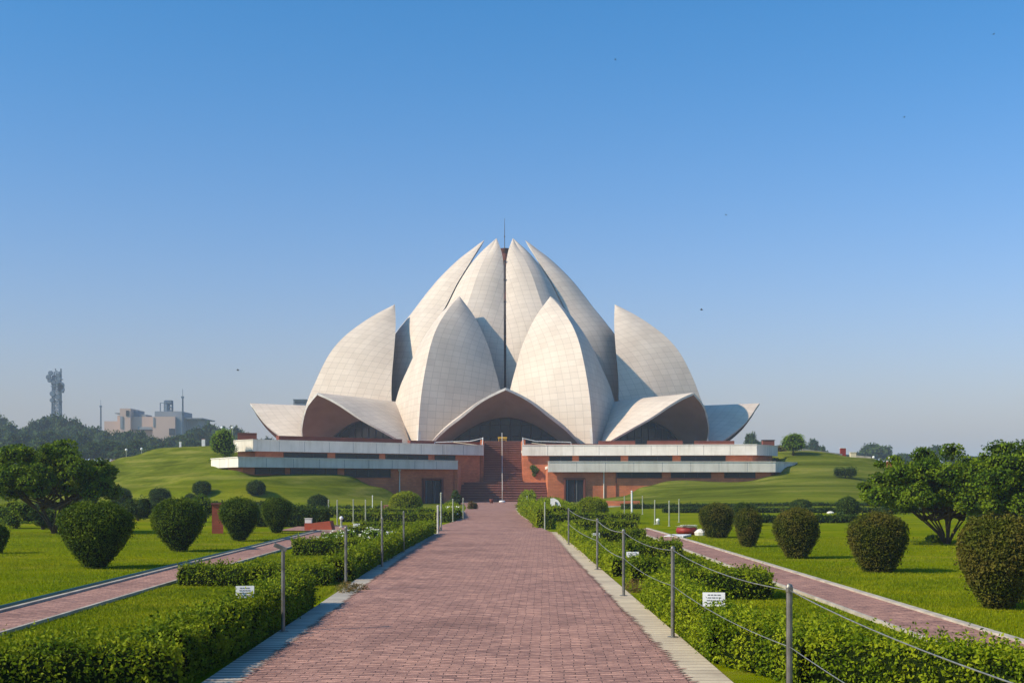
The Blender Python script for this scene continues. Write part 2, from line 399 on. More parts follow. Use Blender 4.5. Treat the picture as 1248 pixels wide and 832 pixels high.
def axis(lo, hi, step, ext, g=1.35):
    a = list(np.arange(lo, hi + .01, step)); s_ = step
    b = []; q = lo
    while q > -ext: s_ *= g; q -= s_; b.append(q)
    s_ = step; c = []; q = hi
    while q < ext: s_ *= g; q += s_; c.append(q)
    return np.array(b[::-1] + a + c)
xs = axis(-40, 40, .5, 3200, 1.25); ys = axis(76, 150, .5, 3200, 1.25)
X, Yg = np.meshgrid(xs, ys); Z = height(X, Yg)
V = np.stack([X, Yg, Z], -1).reshape(-1, 3); nx, ny = len(xs), len(ys)
I = (np.arange(ny - 1)[:, None] * nx + np.arange(nx - 1)[None, :]).ravel()
ground = quads_mesh('ground', V, np.stack([I, I + 1, I + nx + 1, I + nx], 1), M['lawn'], smooth=True)
tag(ground, kind='structure')

# ------------------------------------------------------------------ paths
def sheet(name, left, right, z, m, teeth=0, tw=.15, kind='structure'):
    """left/right: lists of (x,y); sheet between, edges resampled; teeth: saw-tooth depth on both edges"""
    L, Rr = np.array(left, float), np.array(right, float)
    y0, y1 = L[0, 1], L[-1, 1]
    n = int((y1 - y0) / (tw if teeth else 1.0))
    mb = MB()
    y = np.linspace(y0, y1, n + 1)
    xl = np.interp(y, L[:, 1], L[:, 0]); xr = np.interp(y, Rr[:, 1], Rr[:, 0])
    vs = []
    for i in range(n + 1): vs += [(xl[i], y[i], z), (xr[i], y[i], z)]
    fs = [(2 * i, 2 * i + 1, 2 * i + 3, 2 * i + 2) for i in range(n)]
    mb.add(vs, fs)
    if teeth:
        for i in range(n):
            if y[i] > 60: break
            d = teeth * random.uniform(.6, 1.2); ym = y[i] + (y[i + 1] - y[i]) * .75
            mb.add([(xl[i], y[i], z), (xl[i + 1], y[i + 1], z), (xl[i] - d, ym, z)], [(0, 1, 2)])
            mb.add([(xr[i], y[i], z), (xr[i] + d, ym, z), (xr[i + 1], y[i + 1], z)], [(0, 1, 2)])
    o = mb.build(name, m); tag(o, kind=kind); return o
LE = [(-2.17, 1), (-2.17, 30), (-2.05, 44), (-2.3, 52), (-1.9, 58), (-2.3, 88), (-3.4, 117.2)]
RE = [(1.58, 1), (1.58, 30), (1.7, 44), (1.35, 52), (.95, 72), (1.0, 90), (4.0, 117.2)]
sheet('paved_walk', LE, RE, .060, M['paver'], teeth=.12, tw=.13)
def strip3(name, pts_in, w_, z0, z1, m):
    """solid kerb strip along pts_in (inner edge), extending w_ outward in x (signed)"""
    mb = MB(); p = pts_in
    vs = []
    for x, y in p: vs += [(x, y, z0), (x, y, z1), (x + w_, y, z1), (x + w_, y, z0)]
    fs = []
    for i in range(len(p) - 1):
        a, b = 4 * i, 4 * i + 4
        for k in range(4): fs.append((a + k, a + (k + 1) % 4, b + (k + 1) % 4, b + k))
    fs += [(0, 1, 2, 3), tuple(4 * (len(p) - 1) + k for k in (3, 2, 1, 0))]
    mb.add(vs, fs)
    o = mb.build(name, m); tag(o, kind='structure'); return o
strip3('walk_kerb', [(-2.0, 1), (-2.0, 30), (-1.9, 43.5)], -.54, -.05, .055, M['kerb_grey'])
strip3('walk_kerb', [(1.4, 1), (1.4, 30), (1.52, 45)], .58, -.05, .055, M['kerb_cream'])
strip3('walk_kerb', [(1.25, 48), (1.2, 54), (.82, 72), (.85, 88)], .32, -.05, .055, M['kerb_cream'])
sheet('forecourt_paving', [(-8, 47), (-8, 53)], [(-1.7, 47), (-1.7, 53)], .030, M['paver'])
sheet('forecourt_paving', [(-3.5, 105), (-3.75, 117.6)], [(3.0, 105), (4.2, 117.6)], .045, M['paver'])
# side paths
sheet('side_path', [(-6.72, 3), (-6.55, 28), (-6.4, 47)], [(-5.78, 3), (-5.72, 28), (-5.5, 47)], .034, M['paver'], teeth=.03, tw=.2)
strip3('side_path_kerb', [(-6.72, 3), (-6.55, 28), (-6.4, 47)], -.07, -.05, .065, M['kerb_white'])
strip3('side_path_kerb', [(-5.78, 3), (-5.72, 28), (-5.5, 47)], .045, -.05, .045, M['kerb_white'])
sheet('side_path', [(4.74, 3), (4.74, 22), (4.85, 49)], [(5.58, 3), (5.56, 38), (5.45, 49)], .034, M['paver'], teeth=.03, tw=.2)
strip3('side_path_kerb', [(5.58, 3), (5.56, 38), (5.45, 49)], .10, -.05, .060, M['kerb_white'])
strip3('side_path_kerb', [(4.74, 3), (4.74, 22), (4.85, 49)], -.045, -.05, .045, M['kerb_white'])
hb = MB(); hb.tube([(-6.93, 3, .05), (-6.86, 12, .04), (-6.80, 20, .05), (-6.76, 28, .04), (-6.62, 40, .05), (-6.6, 47, .05)], .035, 8)
tag(hb.build('garden_hose', M['hose'], smooth=True), 'dark green hose lying along the outer kerb of the left brick path', 'hose')

# ------------------------------------------------------------------ the lotus temple
def arr(l): return np.array(l, float)
TB = 5.3     # petals start a little below the terrace top
def frame_of(az):
    a = R(az); return arr([math.sin(a), -math.cos(a), 0]), arr([math.cos(a), math.sin(a), 0])
def to_world(loc, az):
    d, e = frame_of(az)
    return arr([CX, CY, 0]) + loc[..., 0:1] * d + loc[..., 1:2] * e + loc[..., 2:3] * arr([0, 0, 1])
def spline(pts, n):
    """smooth resample by chord length (Catmull-Rom)"""
    p = arr(pts); p = np.vstack([2 * p[0] - p[1], p, 2 * p[-1] - p[-2]])
    out = []
    for i in range(1, len(p) - 2):
        for t in np.linspace(0, 1, 14, endpoint=False):
            out.append(.5 * ((2 * p[i]) + (-p[i - 1] + p[i + 1]) * t + (2 * p[i - 1] - 5 * p[i] + 4 * p[i + 1] - p[i + 2]) * t * t + (-p[i - 1] + 3 * p[i] - 3 * p[i + 1] + p[i + 2]) * t ** 3))
    out.append(p[-2]); out = np.array(out)
    s = np.concatenate([[0], np.cumsum(np.linalg.norm(np.diff(out, axis=0), axis=1))]); q = np.linspace(0, s[-1], n)
    return np.stack([np.interp(q, s, out[:, k]) for k in range(3)], 1)
def half_patch(A, B, bulge, th, ns=14, flip=1):
    """surface between curve A (ridge) and curve B (edge), bulging outwards, made solid. returns V,Q,mi,uv,smooth"""
    n = len(A); s = np.linspace(0, 1, ns)
    G = A[:, None, :] * (1 - s)[None, :, None] + B[:, None, :] * s[None, :, None]
    du = np.gradient(G, axis=1); dv = np.gradient(G, axis=0); N = norm(np.cross(du, dv))
    c = G.mean((0, 1)); out = arr([1, 0, .25])
    if (N.mean((0, 1)) @ out) < 0: N = -N
    t = np.linspace(0, 1, n)
    G = G + N * (bulge * np.sin(math.pi * s)[None, :] * np.sin(math.pi * np.clip(t, 0, 1)) [:, None] ** .5)[..., None]
    du = np.gradient(G, axis=1); dv = np.gradient(G, axis=0); N2 = norm(np.cross(du, dv))
    sg = np.sign((N2 * N).sum(-1, keepdims=True)); sg[sg == 0] = 1; N2 = N2 * sg
    bad = np.linalg.norm(np.cross(du, dv), axis=-1) < 1e-5; N2[bad] = N[bad] if not np.isnan(N[bad]).any() else out
    Gi = G - N2 * th
    ua = np.concatenate([np.zeros((n, 1)), np.cumsum(np.linalg.norm(np.diff(G, axis=1), axis=2), 1)], 1)
    va = np.concatenate([[0], np.cumsum(np.linalg.norm(np.diff(G[:, ns // 3], axis=0), axis=1))])[:, None].repeat(ns, 1)
    I = (np.arange(n - 1)[:, None] * ns + np.arange(ns - 1)[None, :]).ravel()
    q1 = np.stack([I, I + 1, I + ns + 1, I + ns], 1); o = n * ns; q2 = q1[:, ::-1] + o
    k = np.arange(n - 1); j = np.arange(ns - 1)
    def side(a, b): return np.stack([a, b, b + o, a + o], 1)
    q3 = np.vstack([side(k * ns + ns - 1, (k + 1) * ns + ns - 1), side((k + 1) * ns, k * ns), side(j, j + 1), side((n - 1) * ns + j + 1, (n - 1) * ns + j)])
    # rim faces get their own vertices (flat)
    V = np.vstack([G.reshape(-1, 3), Gi.reshape(-1, 3)])
    uv = np.vstack([np.stack([ua, va], -1).reshape(-1, 2)] * 2)
    V3 = V[q3.ravel()]; uv3 = uv[q3.ravel()]; q3n = np.arange(len(V3)).reshape(-1, 4) + len(V)
    V = np.vstack([V, V3]); uv = np.vstack([uv, uv3])
    Q = np.vstack([q1, q2, q3n]); mi = np.concatenate([np.zeros(len(q1)), np.ones(len(q2)), np.full(len(q3), 2)])
    sm = np.concatenate([np.ones(len(q1) + len(q2)), np.zeros(len(q3))])
    return V, Q, mi, uv, sm
def petal(name, A, B, bulge, th, az, parent, ns=14):
    Vs, Qs, ms, us, ss = [], [], [], [], []; b = 0
    for sg in (1, -1):
        V, Q, mi, uv, sm = half_patch(A, B, bulge, th, ns)
        V = V.copy(); V[:, 1] *= sg; V = to_world(V, az)
        if sg < 0: Q = Q[:, ::-1]
        Vs.append(V); Qs.append(Q + b); ms.append(mi); us.append(uv); ss.append(sm); b += len(V)
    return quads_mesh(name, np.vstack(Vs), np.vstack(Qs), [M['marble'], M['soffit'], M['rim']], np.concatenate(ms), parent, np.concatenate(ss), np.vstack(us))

temple = empty('lotus_temple', (CX, CY, 6.0), 0, 'huge white marble temple of three rings of lotus petals on a low terrace', 'temple')
TINV = arr([CX, CY, 6.0])
def tparent(o): o.parent = temple; o.location = (-CX, -CY, -6.0); return o
NR = 44
out_ridge = spline([(29.9, 0, TB), (29.6, 0, 8), (28.95, 0, 11.5), (27.8, 0, 14.7), (26.1, 0, 18.0), (24.3, 0, 20.2), (22.1, 0, 22), (19.5, 0, 23.7), (16.7, 0, 25.2)], NR)
out_edge = spline([(20.8, 8.1, TB), (20.7, 7.7, 9), (20.4, 6.75, 13.2), (19.8, 5.75, 16), (19.05, 4.7, 18.6), (17.8, 2.55, 22.2), (16.7, 0.0, 25.2)], NR)
in_ridge = spline([(18.9, 0, TB), (19.0, 0, 11), (18.4, 0, 16), (16.9, 0, 20.6), (15.3, 0, 22.9), (13.2, 0, 25.4), (10.3, 0, 28.9), (7.1, 0, 31.9), (5.0, 0, 33.4), (3.2, 0, 34.9)], NR)
in_edge = spline([(17.0, 6.02, TB), (16.9, 6.0, 11), (16.2, 5.75, 16), (14.6, 5.15, 20.2), (13.0, 4.58, 22.6), (11.2, 3.93, 24.9), (9.2, 3.2, 28), (7.0, 2.35, 30.8), (5.2, 1.35, 32.9), (3.2, 0, 34.9)], NR)
rim = spline([(34.5, 0, 12.35), (34.0, 1.6, 11.65), (33.5, 3.1, 10.8), (32.4, 5.0, 9.35), (30.8, 7.0, 7.9), (28.6, 8.75, 6.25), (27.9, 9.1, TB)], 30)
back = spline([(20.6, 0, 11.9), (21.6, 1.8, 11.0), (22.8, 3.5, 9.9), (24.4, 5.2, 8.6), (26.0, 6.9, 7.2), (27.2, 8.2, 6.0), (27.5, 8.6, TB)], 30)
for k_ in range(9):
    a = 20 + 40 * k_
    tparent(petal('inner_petal', in_ridge, in_edge, .32, .28, a, temple))
    tparent(petal('outer_petal', out_ridge, out_edge, .38, .3, a, temple))
    # entrance petal: patch from ridge line to rim; rows follow the rim
    b = 40 * k_
    Vs, Qs, ms, us, ss = [], [], [], [], []; bb = 0
    for sg in (1, -1):
        V, Q, mi, uv, sm = half_patch(rim, back, .55, .26, 12)
        V = V.copy(); V[:, 1] *= sg; V = to_world(V, b)
        if sg < 0: Q = Q[:, ::-1]
        Vs.append(V); Qs.append(Q + bb); ms.append(mi); us.append(uv); ss.append(sm); bb += len(V)
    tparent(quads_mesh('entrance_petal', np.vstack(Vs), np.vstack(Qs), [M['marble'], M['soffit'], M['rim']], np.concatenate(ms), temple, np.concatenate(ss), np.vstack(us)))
    # ceiling that closes the petal down to the glass arch
    rc = rim.copy(); rc[:, 0] -= .25; rc[:, 2] -= .2; rc[:, 1] *= .985
    tt = np.linspace(0, 1, len(rc)); av = 7.4 * np.sin(tt * math.pi / 2) ** 1.0
    arcc = np.stack([26.75 + .9 * tt, av, 5.55 + 3.85 * np.clip(1 - (av / 7.4) ** 1.9, 0, 1)], 1)
    Vs, Qs = [], []; bb = 0; nn_ = 8
    for sg in (1, -1):
        k2 = np.linspace(0, 1, nn_); G = rc[:, None] * (1 - k2)[None, :, None] + arcc[:, None] * k2[None, :, None]
        G[..., 2] += (.55 * np.sin(math.pi * k2))[None, :] * (1 - tt)[:, None] ** .5; G[..., 1] *= sg
        Vs.append(to_world(G.reshape(-1, 3), b)); I_ = (np.arange(len(rc) - 1)[:, None] * nn_ + np.arange(nn_ - 1)[None, :]).ravel()
        Qs.append(np.stack([I_, I_ + 1, I_ + nn_ + 1, I_ + nn_], 1) + bb); bb += len(rc) * nn_
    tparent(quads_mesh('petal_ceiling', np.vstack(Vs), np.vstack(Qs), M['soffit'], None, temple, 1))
    # glass screen under the entrance petal
    g = MB(); nseg = 24; vv = np.linspace(-7.2, 7.2, nseg + 1); u0 = 26.6
    zt = 5.6 + 3.75 * np.clip(1 - (np.abs(vv) / 7.4) ** 1.9, 0, 1)
    loc = np.array([[u0, v_, z_] for v_, zz in zip(vv, zt) for z_ in (5.4, zz)] + [[u0 - .15, v_, z_] for v_, zz in zip(vv, zt) for z_ in (5.4, zz)])
    W = to_world(loc, b); n_ = nseg + 1
    g.add(W, [(2 * i, 2 * i + 2, 2 * i + 3, 2 * i + 1) for i in range(nseg)] + [(2 * n_ + 2 * i, 2 * n_ + 2 * i + 1, 2 * n_ + 2 * i + 3, 2 * n_ + 2 * i + 2) for i in range(nseg)] +
          [(2 * i + 1, 2 * i + 3, 2 * n_ + 2 * i + 3, 2 * n_ + 2 * i + 1) for i in range(nseg)])
    go = tparent(g.build('glass_wall', M['glass'], temple))
    fr = MB()
    for i in range(1, nseg, 2):
        p0, p1 = to_world(arr([[u0 + .06, vv[i], 5.4], [u0 + .06, vv[i], zt[i] - .05]]), b)
        fr.tube([p0, p1], .06, 4)
    fr.tube([tuple(q) for q in to_world(np.stack([np.full(n_, u0 + .08), vv, zt], 1), b)], .10, 5)
    for zz in (7.2, 8.5):
        hw = 7.4 * max(0, 1 - (zz - 5.6) / 3.75) ** (1 / 1.9)
        fr.tube([tuple(q) for q in to_world(arr([[u0 + .07, -hw, zz], [u0 + .07, hw, zz]]), b)], .045, 4)
    fo = fr.build('window_frame', M['frame'], go)
# hub and mast, dark drum inside
g = MB(); g.lathe([(.01, 5.5), (13.5, 5.5), (13.2, 12), (9.5, 19), (4.5, 26), (1.2, 30), (.9, 33.2), (1.15, 33.9), (.01, 33.95)], (CX, CY, 0), 24)
tparent(g.build('roof_hub', M['brickdark'], temple, smooth=False))
g = MB(); g.tube([(CX, CY, 33.9), (CX, CY, 36.4), (CX, CY, 38.2)], [.055, .045, .02], 6); g.tube([(CX, CY, 35.6), (CX, CY, 35.75)], .09, 6)
tparent(g.build('mast', M['frame'], temple))
# thin lightning conductor with clamps, in the joint that faces the walk
g = MB()
cp = [(CX - .02, CY - q[0] * .992, q[2]) for q in [(17.4, 0, 6), (17.5, 0, 12), (16.9, 0, 16), (15.3, 0, 20.2), (13.7, 0, 22.6), (11.8, 0, 25), (9.7, 0, 28.2), (7.4, 0, 31)]]
g.tube(cp, .07, 5)
for q in cp: g.box((q[0], q[1] - .05, q[2]), (.3, .2, .3))
tparent(g.build('conductor', M['frame'], temple))

# terrace under the temple
g = MB(); poly = [(CX + 38.5 * math.sin(t), CY - 38.5 * math.cos(t)) for t in np.linspace(0, 2 * math.pi, 90, endpoint=False)]
g.prism(poly, 1.0, 6.0)
ter = g.build('temple_terrace', M['steps']); tag(ter, 'round red sandstone terrace that the white temple stands on', 'terrace')

# ------------------------------------------------------------------ podium wings
def ray_on(px, a, b):
    """point of segment a-b (xy) seen at photo column px"""
    k = (px - VX) / F
    # x = k*y ; a + t(b-a)
    t = (k * a[1] - a[0]) / ((b[0] - a[0]) - k * (b[1] - a[1]))
    return (a[0] + t * (b[0] - a[0]), a[1] + t * (b[1] - a[1]))
def off(poly, d):
    """offset open polyline to its back (away from the camera side) by d"""
    p = [Vector((q[0], q[1])) for q in poly]; out = []
    for i in range(len(p)):
        ns = []
        if i > 0: e = (p[i] - p[i - 1]).normalized(); ns.append(Vector((-e.y, e.x)))
        if i < len(p) - 1: e = (p[i + 1] - p[i]).normalized(); ns.append(Vector((-e.y, e.x)))
        n_ = sum(ns, Vector((0, 0))).normalized(); c = n_.dot(ns[0])
        out.append(tuple(p[i] + n_ * (d / max(c, .4))))
    return out
def band(mb, poly, t, z0, z1, m=0):
    b = off(poly, t); n = len(poly)
    for i in range(n - 1):
        mb.prism([poly[i], poly[i + 1], b[i + 1], b[i]], z0, z1, m) if False else None
    vs = []
    for a_, c_ in zip(poly, b): vs += [(a_[0], a_[1], z0), (a_[0], a_[1], z1), (c_[0], c_[1], z1), (c_[0], c_[1], z0)]
    fs = []
    for i in range(n - 1):
        A_, B_ = 4 * i, 4 * i + 4
        for k in range(4): fs.append((A_ + k, A_ + (k + 1) % 4, B_ + (k + 1) % 4, B_ + k))
    fs += [(0, 1, 2, 3), tuple(4 * (n - 1) + k for k in (3, 2, 1, 0))]
    mb.add(vs, fs, m)
def wing(name, label, front, zt, zf, backY, wins, door, lean, parts_parent=None, xin=None, endmat=None, zwin=None):
    """front: open polyline left->right of the fascia face; zt fascia top, zf fascia bottom"""
    root = parts_parent
    mb = MB(); band(mb, front, .25, zf, zt)
    # coping
    cop = [(p[0], p[1]) for p in off(front, -.05)]
    band(mb, cop, .36, zt + .003, zt + .07)
    # joints
    for a, b in zip(front[:-1], front[1:]):
        L = math.dist(a, b); n = int(L / 2.4)
        ang = math.atan2(b[1] - a[1], b[0] - a[0])
        for i in range(1, n):
            t = i / n; x, y = a[0] + t * (b[0] - a[0]), a[1] + t * (b[1] - a[1])
            mb.box((x, y, (zt + zf) / 2), (.03, .012, zt - zf - .04), ang, 1)
    mb.build('parapet', [M['concrete'], M['ink']], root)
    wl = off(front, .55); wb = MB()
    band(wb, wl, .3, -.4, zt - .25); wb.build('wall', M['brick'], root)
    rb = MB(); inn = off(front, .26); bk = [(inn[-1][0], backY), (inn[0][0], backY)]
    rb.prism(inn + bk, zt - .6, zt - .35); rb.build('roof', M['concrete'], root)
    i0 = len(front) - 2 if lean == 'L' else 0
    a, b = wl[i0], wl[i0 + 1]; ang = math.atan2(b[1] - a[1], b[0] - a[0]); nrm = (math.sin(ang), -math.cos(ang))
    for (p0, p1, z0, z1) in wins:
        q0, q1 = ray_on(p0, a, b), ray_on(p1, a, b); L = math.dist(q0, q1); c = ((q0[0] + q1[0]) / 2, (q0[1] + q1[1]) / 2)
        fb = MB(); n = max(2, round(L / 1.3))
        for zz in (z0, z1): fb.box((c[0] + nrm[0] * .03, c[1] + nrm[1] * .03, zz), (L + .08, .14, .07), ang)
        for i in range(n + 1):
            t = i / n - .5; fb.box((c[0] + math.cos(ang) * L * t + nrm[0] * .03, c[1] + math.sin(ang) * L * t + nrm[1] * .03, (z0 + z1) / 2), (.06, .12, z1 - z0 - .07), ang)
        w_ = fb.build('window', M['frame'], root)
        pb = MB(); pb.box((c[0] + nrm[0] * .02, c[1] + nrm[1] * .02, (z0 + z1) / 2), (L, .08, z1 - z0 - .075), ang); pb.build('pane', M['glass'], w_)
    if door:
        p0, p1, zd = door; q0, q1 = ray_on(p0, a, b), ray_on(p1, a, b); L = math.dist(q0, q1); c = ((q0[0] + q1[0]) / 2, (q0[1] + q1[1]) / 2)
        fb = MB(); ln = (nrm[0] * .05, nrm[1] * .05)
        def at(t, o=0): return (c[0] + math.cos(ang) * L * t + nrm[0] * o, c[1] + math.sin(ang) * L * t + nrm[1] * o)
        for t in (-.5, .5): x, y = at(t, .08); fb.box((x, y, zd / 2), (.14, .34, zd), ang)
        x, y = at(0, .08); fb.box((x, y, zd + .07), (L + .16, .34, .14), ang)
        d_ = fb.build('door', M['brickdark'], root)
        pb = MB()
        for t in (-.25, .25): x, y = at(t, .03); pb.box((x, y, zd / 2 - .01), (L * .47, .06, zd - .04), ang)
        pb.build('door_leaf', M['door'], d_)
        hb_ = MB(); x, y = at(.12, .09); hb_.tube([(x, y, 0), (x, y, zd - .05)], .025, 6); x, y = at(-.36, .1); hb_.tube([(x, y, 0), (x, y, zd - .05)], .035, 6)
        hb_.build('door_jamb', M['far_grey'], d_)
    return wl
podL = empty('podium_wing', (-11, 112, 0), 0, 'left wing of red brick podium, in shade, with two long pale concrete bands', 'building wing')
podR = empty('podium_wing', (14, 121, 0), 0, 'right wing of red brick podium, sunlit orange, with two long pale concrete bands', 'building wing')
LU = [(-23.2, 112.5), (-22.1, 110.2), (-20.6, 108.6), (-1.62, 125.4)]
LL = [(-22.9, 103.2), (-19.3, 96.0), (-3.69, 112.7)]
RU = [(2.06, 125.4), (24.1, 122.7), (27.2, 128.0)]
RL = [(4.3, 117.7), (25.0, 118.6), (29.0, 126.0)]
wing('upper', '', LU, 5.30, 4.38, 150, [(346, 398, 3.72, 4.30), (409, 461, 3.72, 4.30), (470, 521, 3.72, 4.30), (530, 554, 3.72, 4.30)], None, 'L', podL)
wing('lower', '', LL, 3.60, 2.90, 126, [(311, 346, 2.42, 2.85), (354, 410, 2.35, 2.85), (420, 475, 2.2, 2.82)], (515, 537.5, 2.0), 'L', podL)
wing('upper', '', RU, 5.30, 4.35, 150, [(670, 697, 3.72, 4.27), (706, 756, 3.72, 4.27), (766, 819, 3.72, 4.27), (830, 884, 3.72, 4.27)], None, 'R', podR)
wing('lower', '', RL, 3.62, 2.72, 132, [(752, 806, 2.2, 2.66), (818, 866, 2.2, 2.66), (883, 920, 2.2, 2.66)], (688, 712, 2.05), 'R', podR)
# return walls towards the stairs, pipes
def rect_wall(name, a, b, t, z0, z1, m, parent):
    mb = MB(); band(mb, [a, b], t, z0, z1); return mb.build(name, m, parent)
rect_wall('side_wall', (-3.72, 113.3), (-3.72, 123.4), .3, -.3, 3.35, M['brick'], podL)
rect_wall('side_wall', (-1.66, 126.2), (-1.66, 139), .3, -.3, 5.9, M['brick'], podL)
rect_wall('side_wall', (4.34, 125.2), (4.34, 118.4), .3, -.3, 3.35, M['brick'], podR)
rect_wall('side_wall', (2.1, 139), (2.1, 126.2), .3, -.3, 5.9, M['brick'], podR)
for px, par, seg in ((487, podL, LL), (736, podR, RL), (751, podR, RL)):
    wl = off(seg, .50); i0 = len(seg) - 2 if seg is LL else 0
    x, y = ray_on(px, wl[i0], wl[i0 + 1]); mb = MB(); mb.tube([(x, y, 0), (x, y, 2.75)], .05, 6); mb.box((x, y - .02, 2.78), (.2, .2, .14)); mb.build('downpipe', M['brickdark'] if px == 751 else M['concrete'], par)
for r_ in (podL, podR):
    for c_ in r_.children: c_.location = -r_.location
# low brick planter walls on the terrace edge
lab = ['dark red low wall above the left wing, longest one', 'short dark red wall at the far left corner of the left wing roof', 'low red wall above right wing nearest the stairs', 'middle low red wall above the right wing', 'low red wall above right wing farthest from the stairs', 'low dark red wall behind the left wing beside the stairs']
for (p0, p1, Y0, Y1, zt), lb in zip([(340, 490, 113.5, 122.5, 5.78), (289.5, 313, 111.5, 111.8, 5.95), (729, 774, 128.3, 127.7, 5.80), (788.5, 832, 127.6, 127.0, 5.80), (846, 895, 126.9, 126.3, 5.75), (500, 588, 124, 129.5, 5.72)], lab):
    a, b = (gx(p0, Y0), Y0), (gx(p1, Y1), Y1); mb = MB(); band(mb, [a, b], .45, 4.6, zt); band(mb, off([a, b], -.04), .53, zt + .002, zt + .06, 0)
    tag(mb.build('planter_wall', M['brickdark']), lb, 'low wall', 'low red walls along the podium roof')

# stairs
st = empty('staircase', (0, 117.5, 0), 0, 'wide red sandstone staircase climbing between the two podium wings', 'staircase')
mb = MB(); n1 = 11; y = 117.5; z = 0
n1 = 8
for i in range(n1):
    z += 1.8 / n1; mb.prism([(-3.70, y), (4.32, y), (4.32, 126.1), (-3.70, 126.1)], -.4 if i == 0 else z - 1.8 / n1 - .01 + .0, z); mb.box((.31, y - .03, z - .03), (8.0, .14, .055), 0, 1); y += 8.0 / n1
y = 125.5; n2 = 18
for i in range(n2):
    z += 4.2 / n2; mb.prism([(-1.64, y + .004 * i), (2.08, y + .004 * i), (2.08, 144), (-1.64, 144)], z - 4.2 / n2 - .01, z); mb.box((.22, y - .03, z - .03), (3.68, .14, .055), 0, 1); y += 9.0 / n2
mb.build('steps', [M['steps'], M['nosing']]).parent = st
mesh_o = [c for c in st.children][0]; mesh_o.location = (0, -117.5, 0)
hr = empty('stair_handrail', (.16, 117, 0), 0, 'white painted central handrail running up the red staircase', 'handrail')
def stz(y): return np.interp(y, [117.5, 125.5, 134.5], [.16, 1.8, 6.0])
mb = MB(); path = [(.16, yy, stz(yy) + .9) for yy in (117.3, 125.4, 134.6)]
mb.tube(path, .032, 8); mb.tube([(.16, yy, stz(yy) + .45) for yy in (117.3, 125.4, 134.6)], .022, 6); o = mb.build('rail', M['paintwhite']); o.parent = hr; o.location = (-.16, -117, 0)
for yy in np.linspace(117.4, 134.4, 14):
    mb = MB(); z0 = float(stz(yy)) - .2; mb.tube([(0, 0, 0), (0, 0, 1.08)], .03, 8); o = mb.build('baluster', M['paintwhite']); o.parent = hr; o.location = (0, yy - 117, z0)
# yellow barrier on top of the stairs
yb = empty('yellow_barrier', (.2, 135.4, 6.0), 0, 'small yellow barrier standing at the top of the red staircase', 'barrier')
mb = MB(); mb.box((0, 0, .42), (.95, .05, .16)); mb.box((-.05, 0, .22), (.75, .04, .06)); mb.build('crossbar', M['yellow'], yb)
for s_ in (-.38, .38):
    mb = MB(); mb.box((s_, 0, .17), (.05, .3, .34)); mb.build('leg', M['yellow'], yb)
# base stones in front of the handrail
mb = MB(); mb.lathe([(.01, 0), (.26, 0), (.30, .07), (.22, .16), (.01, .18)], (0, 0, 0), 14); o = mb.build('stone_bollard', M['white'], smooth=True); o.location = (.14, 111.5, .06)
tag(o, 'small rounded white stone at the foot of the staircase', 'stone')
mb = MB(); mb.lathe([(.01, 0), (.13, 0), (.19, .3), (.17, .33), (.01, .32)], (0, 0, 0), 12); pot = mb.build('plant_pot', M['brickdark'], smooth=True); pot.location = (-.75, 108.5, .06)
tag(pot, 'little dark clay pot standing on the walk before the staircase', 'pot')
# loose pale sheets and rail on both roof ends beside the stairs
for nm, x0, Y, dx, lb in (('railing', -1.75, 125.9, -1, 'bent pale rail and slab at the stair end of the left wing roof'), ('railing', 2.2, 125.9, 1, 'thin bent pale rail at the stair end of the right wing roof')):
    e = empty('roof_railing', (x0, Y, 5.37), 0, lb, 'railing')
    mb = MB(); mb.tube([(0, 0, .0), (-.05 * dx, 0, .75)], .05, 6); mb.tube([(dx * 4.6, -.1, .28), (dx * 2.4, 0, .35), (dx * 1.2, 0, .38), (0, 0, .66)], .035, 6); mb.tube([(dx * 4.6, -.1, .28), (dx * 4.6, -.1, 0)], .03, 6); mb.build('rail', M['white'], e)
    mb = MB(); mb.box((dx * 1.5, .1, .14), (2.6 if dx < 0 else 1.4, .4, .05), .0, 0, 0, R(7) * dx * (-1 if dx < 0 else 1)); mb.build('slab', M['concrete_warm'], e)

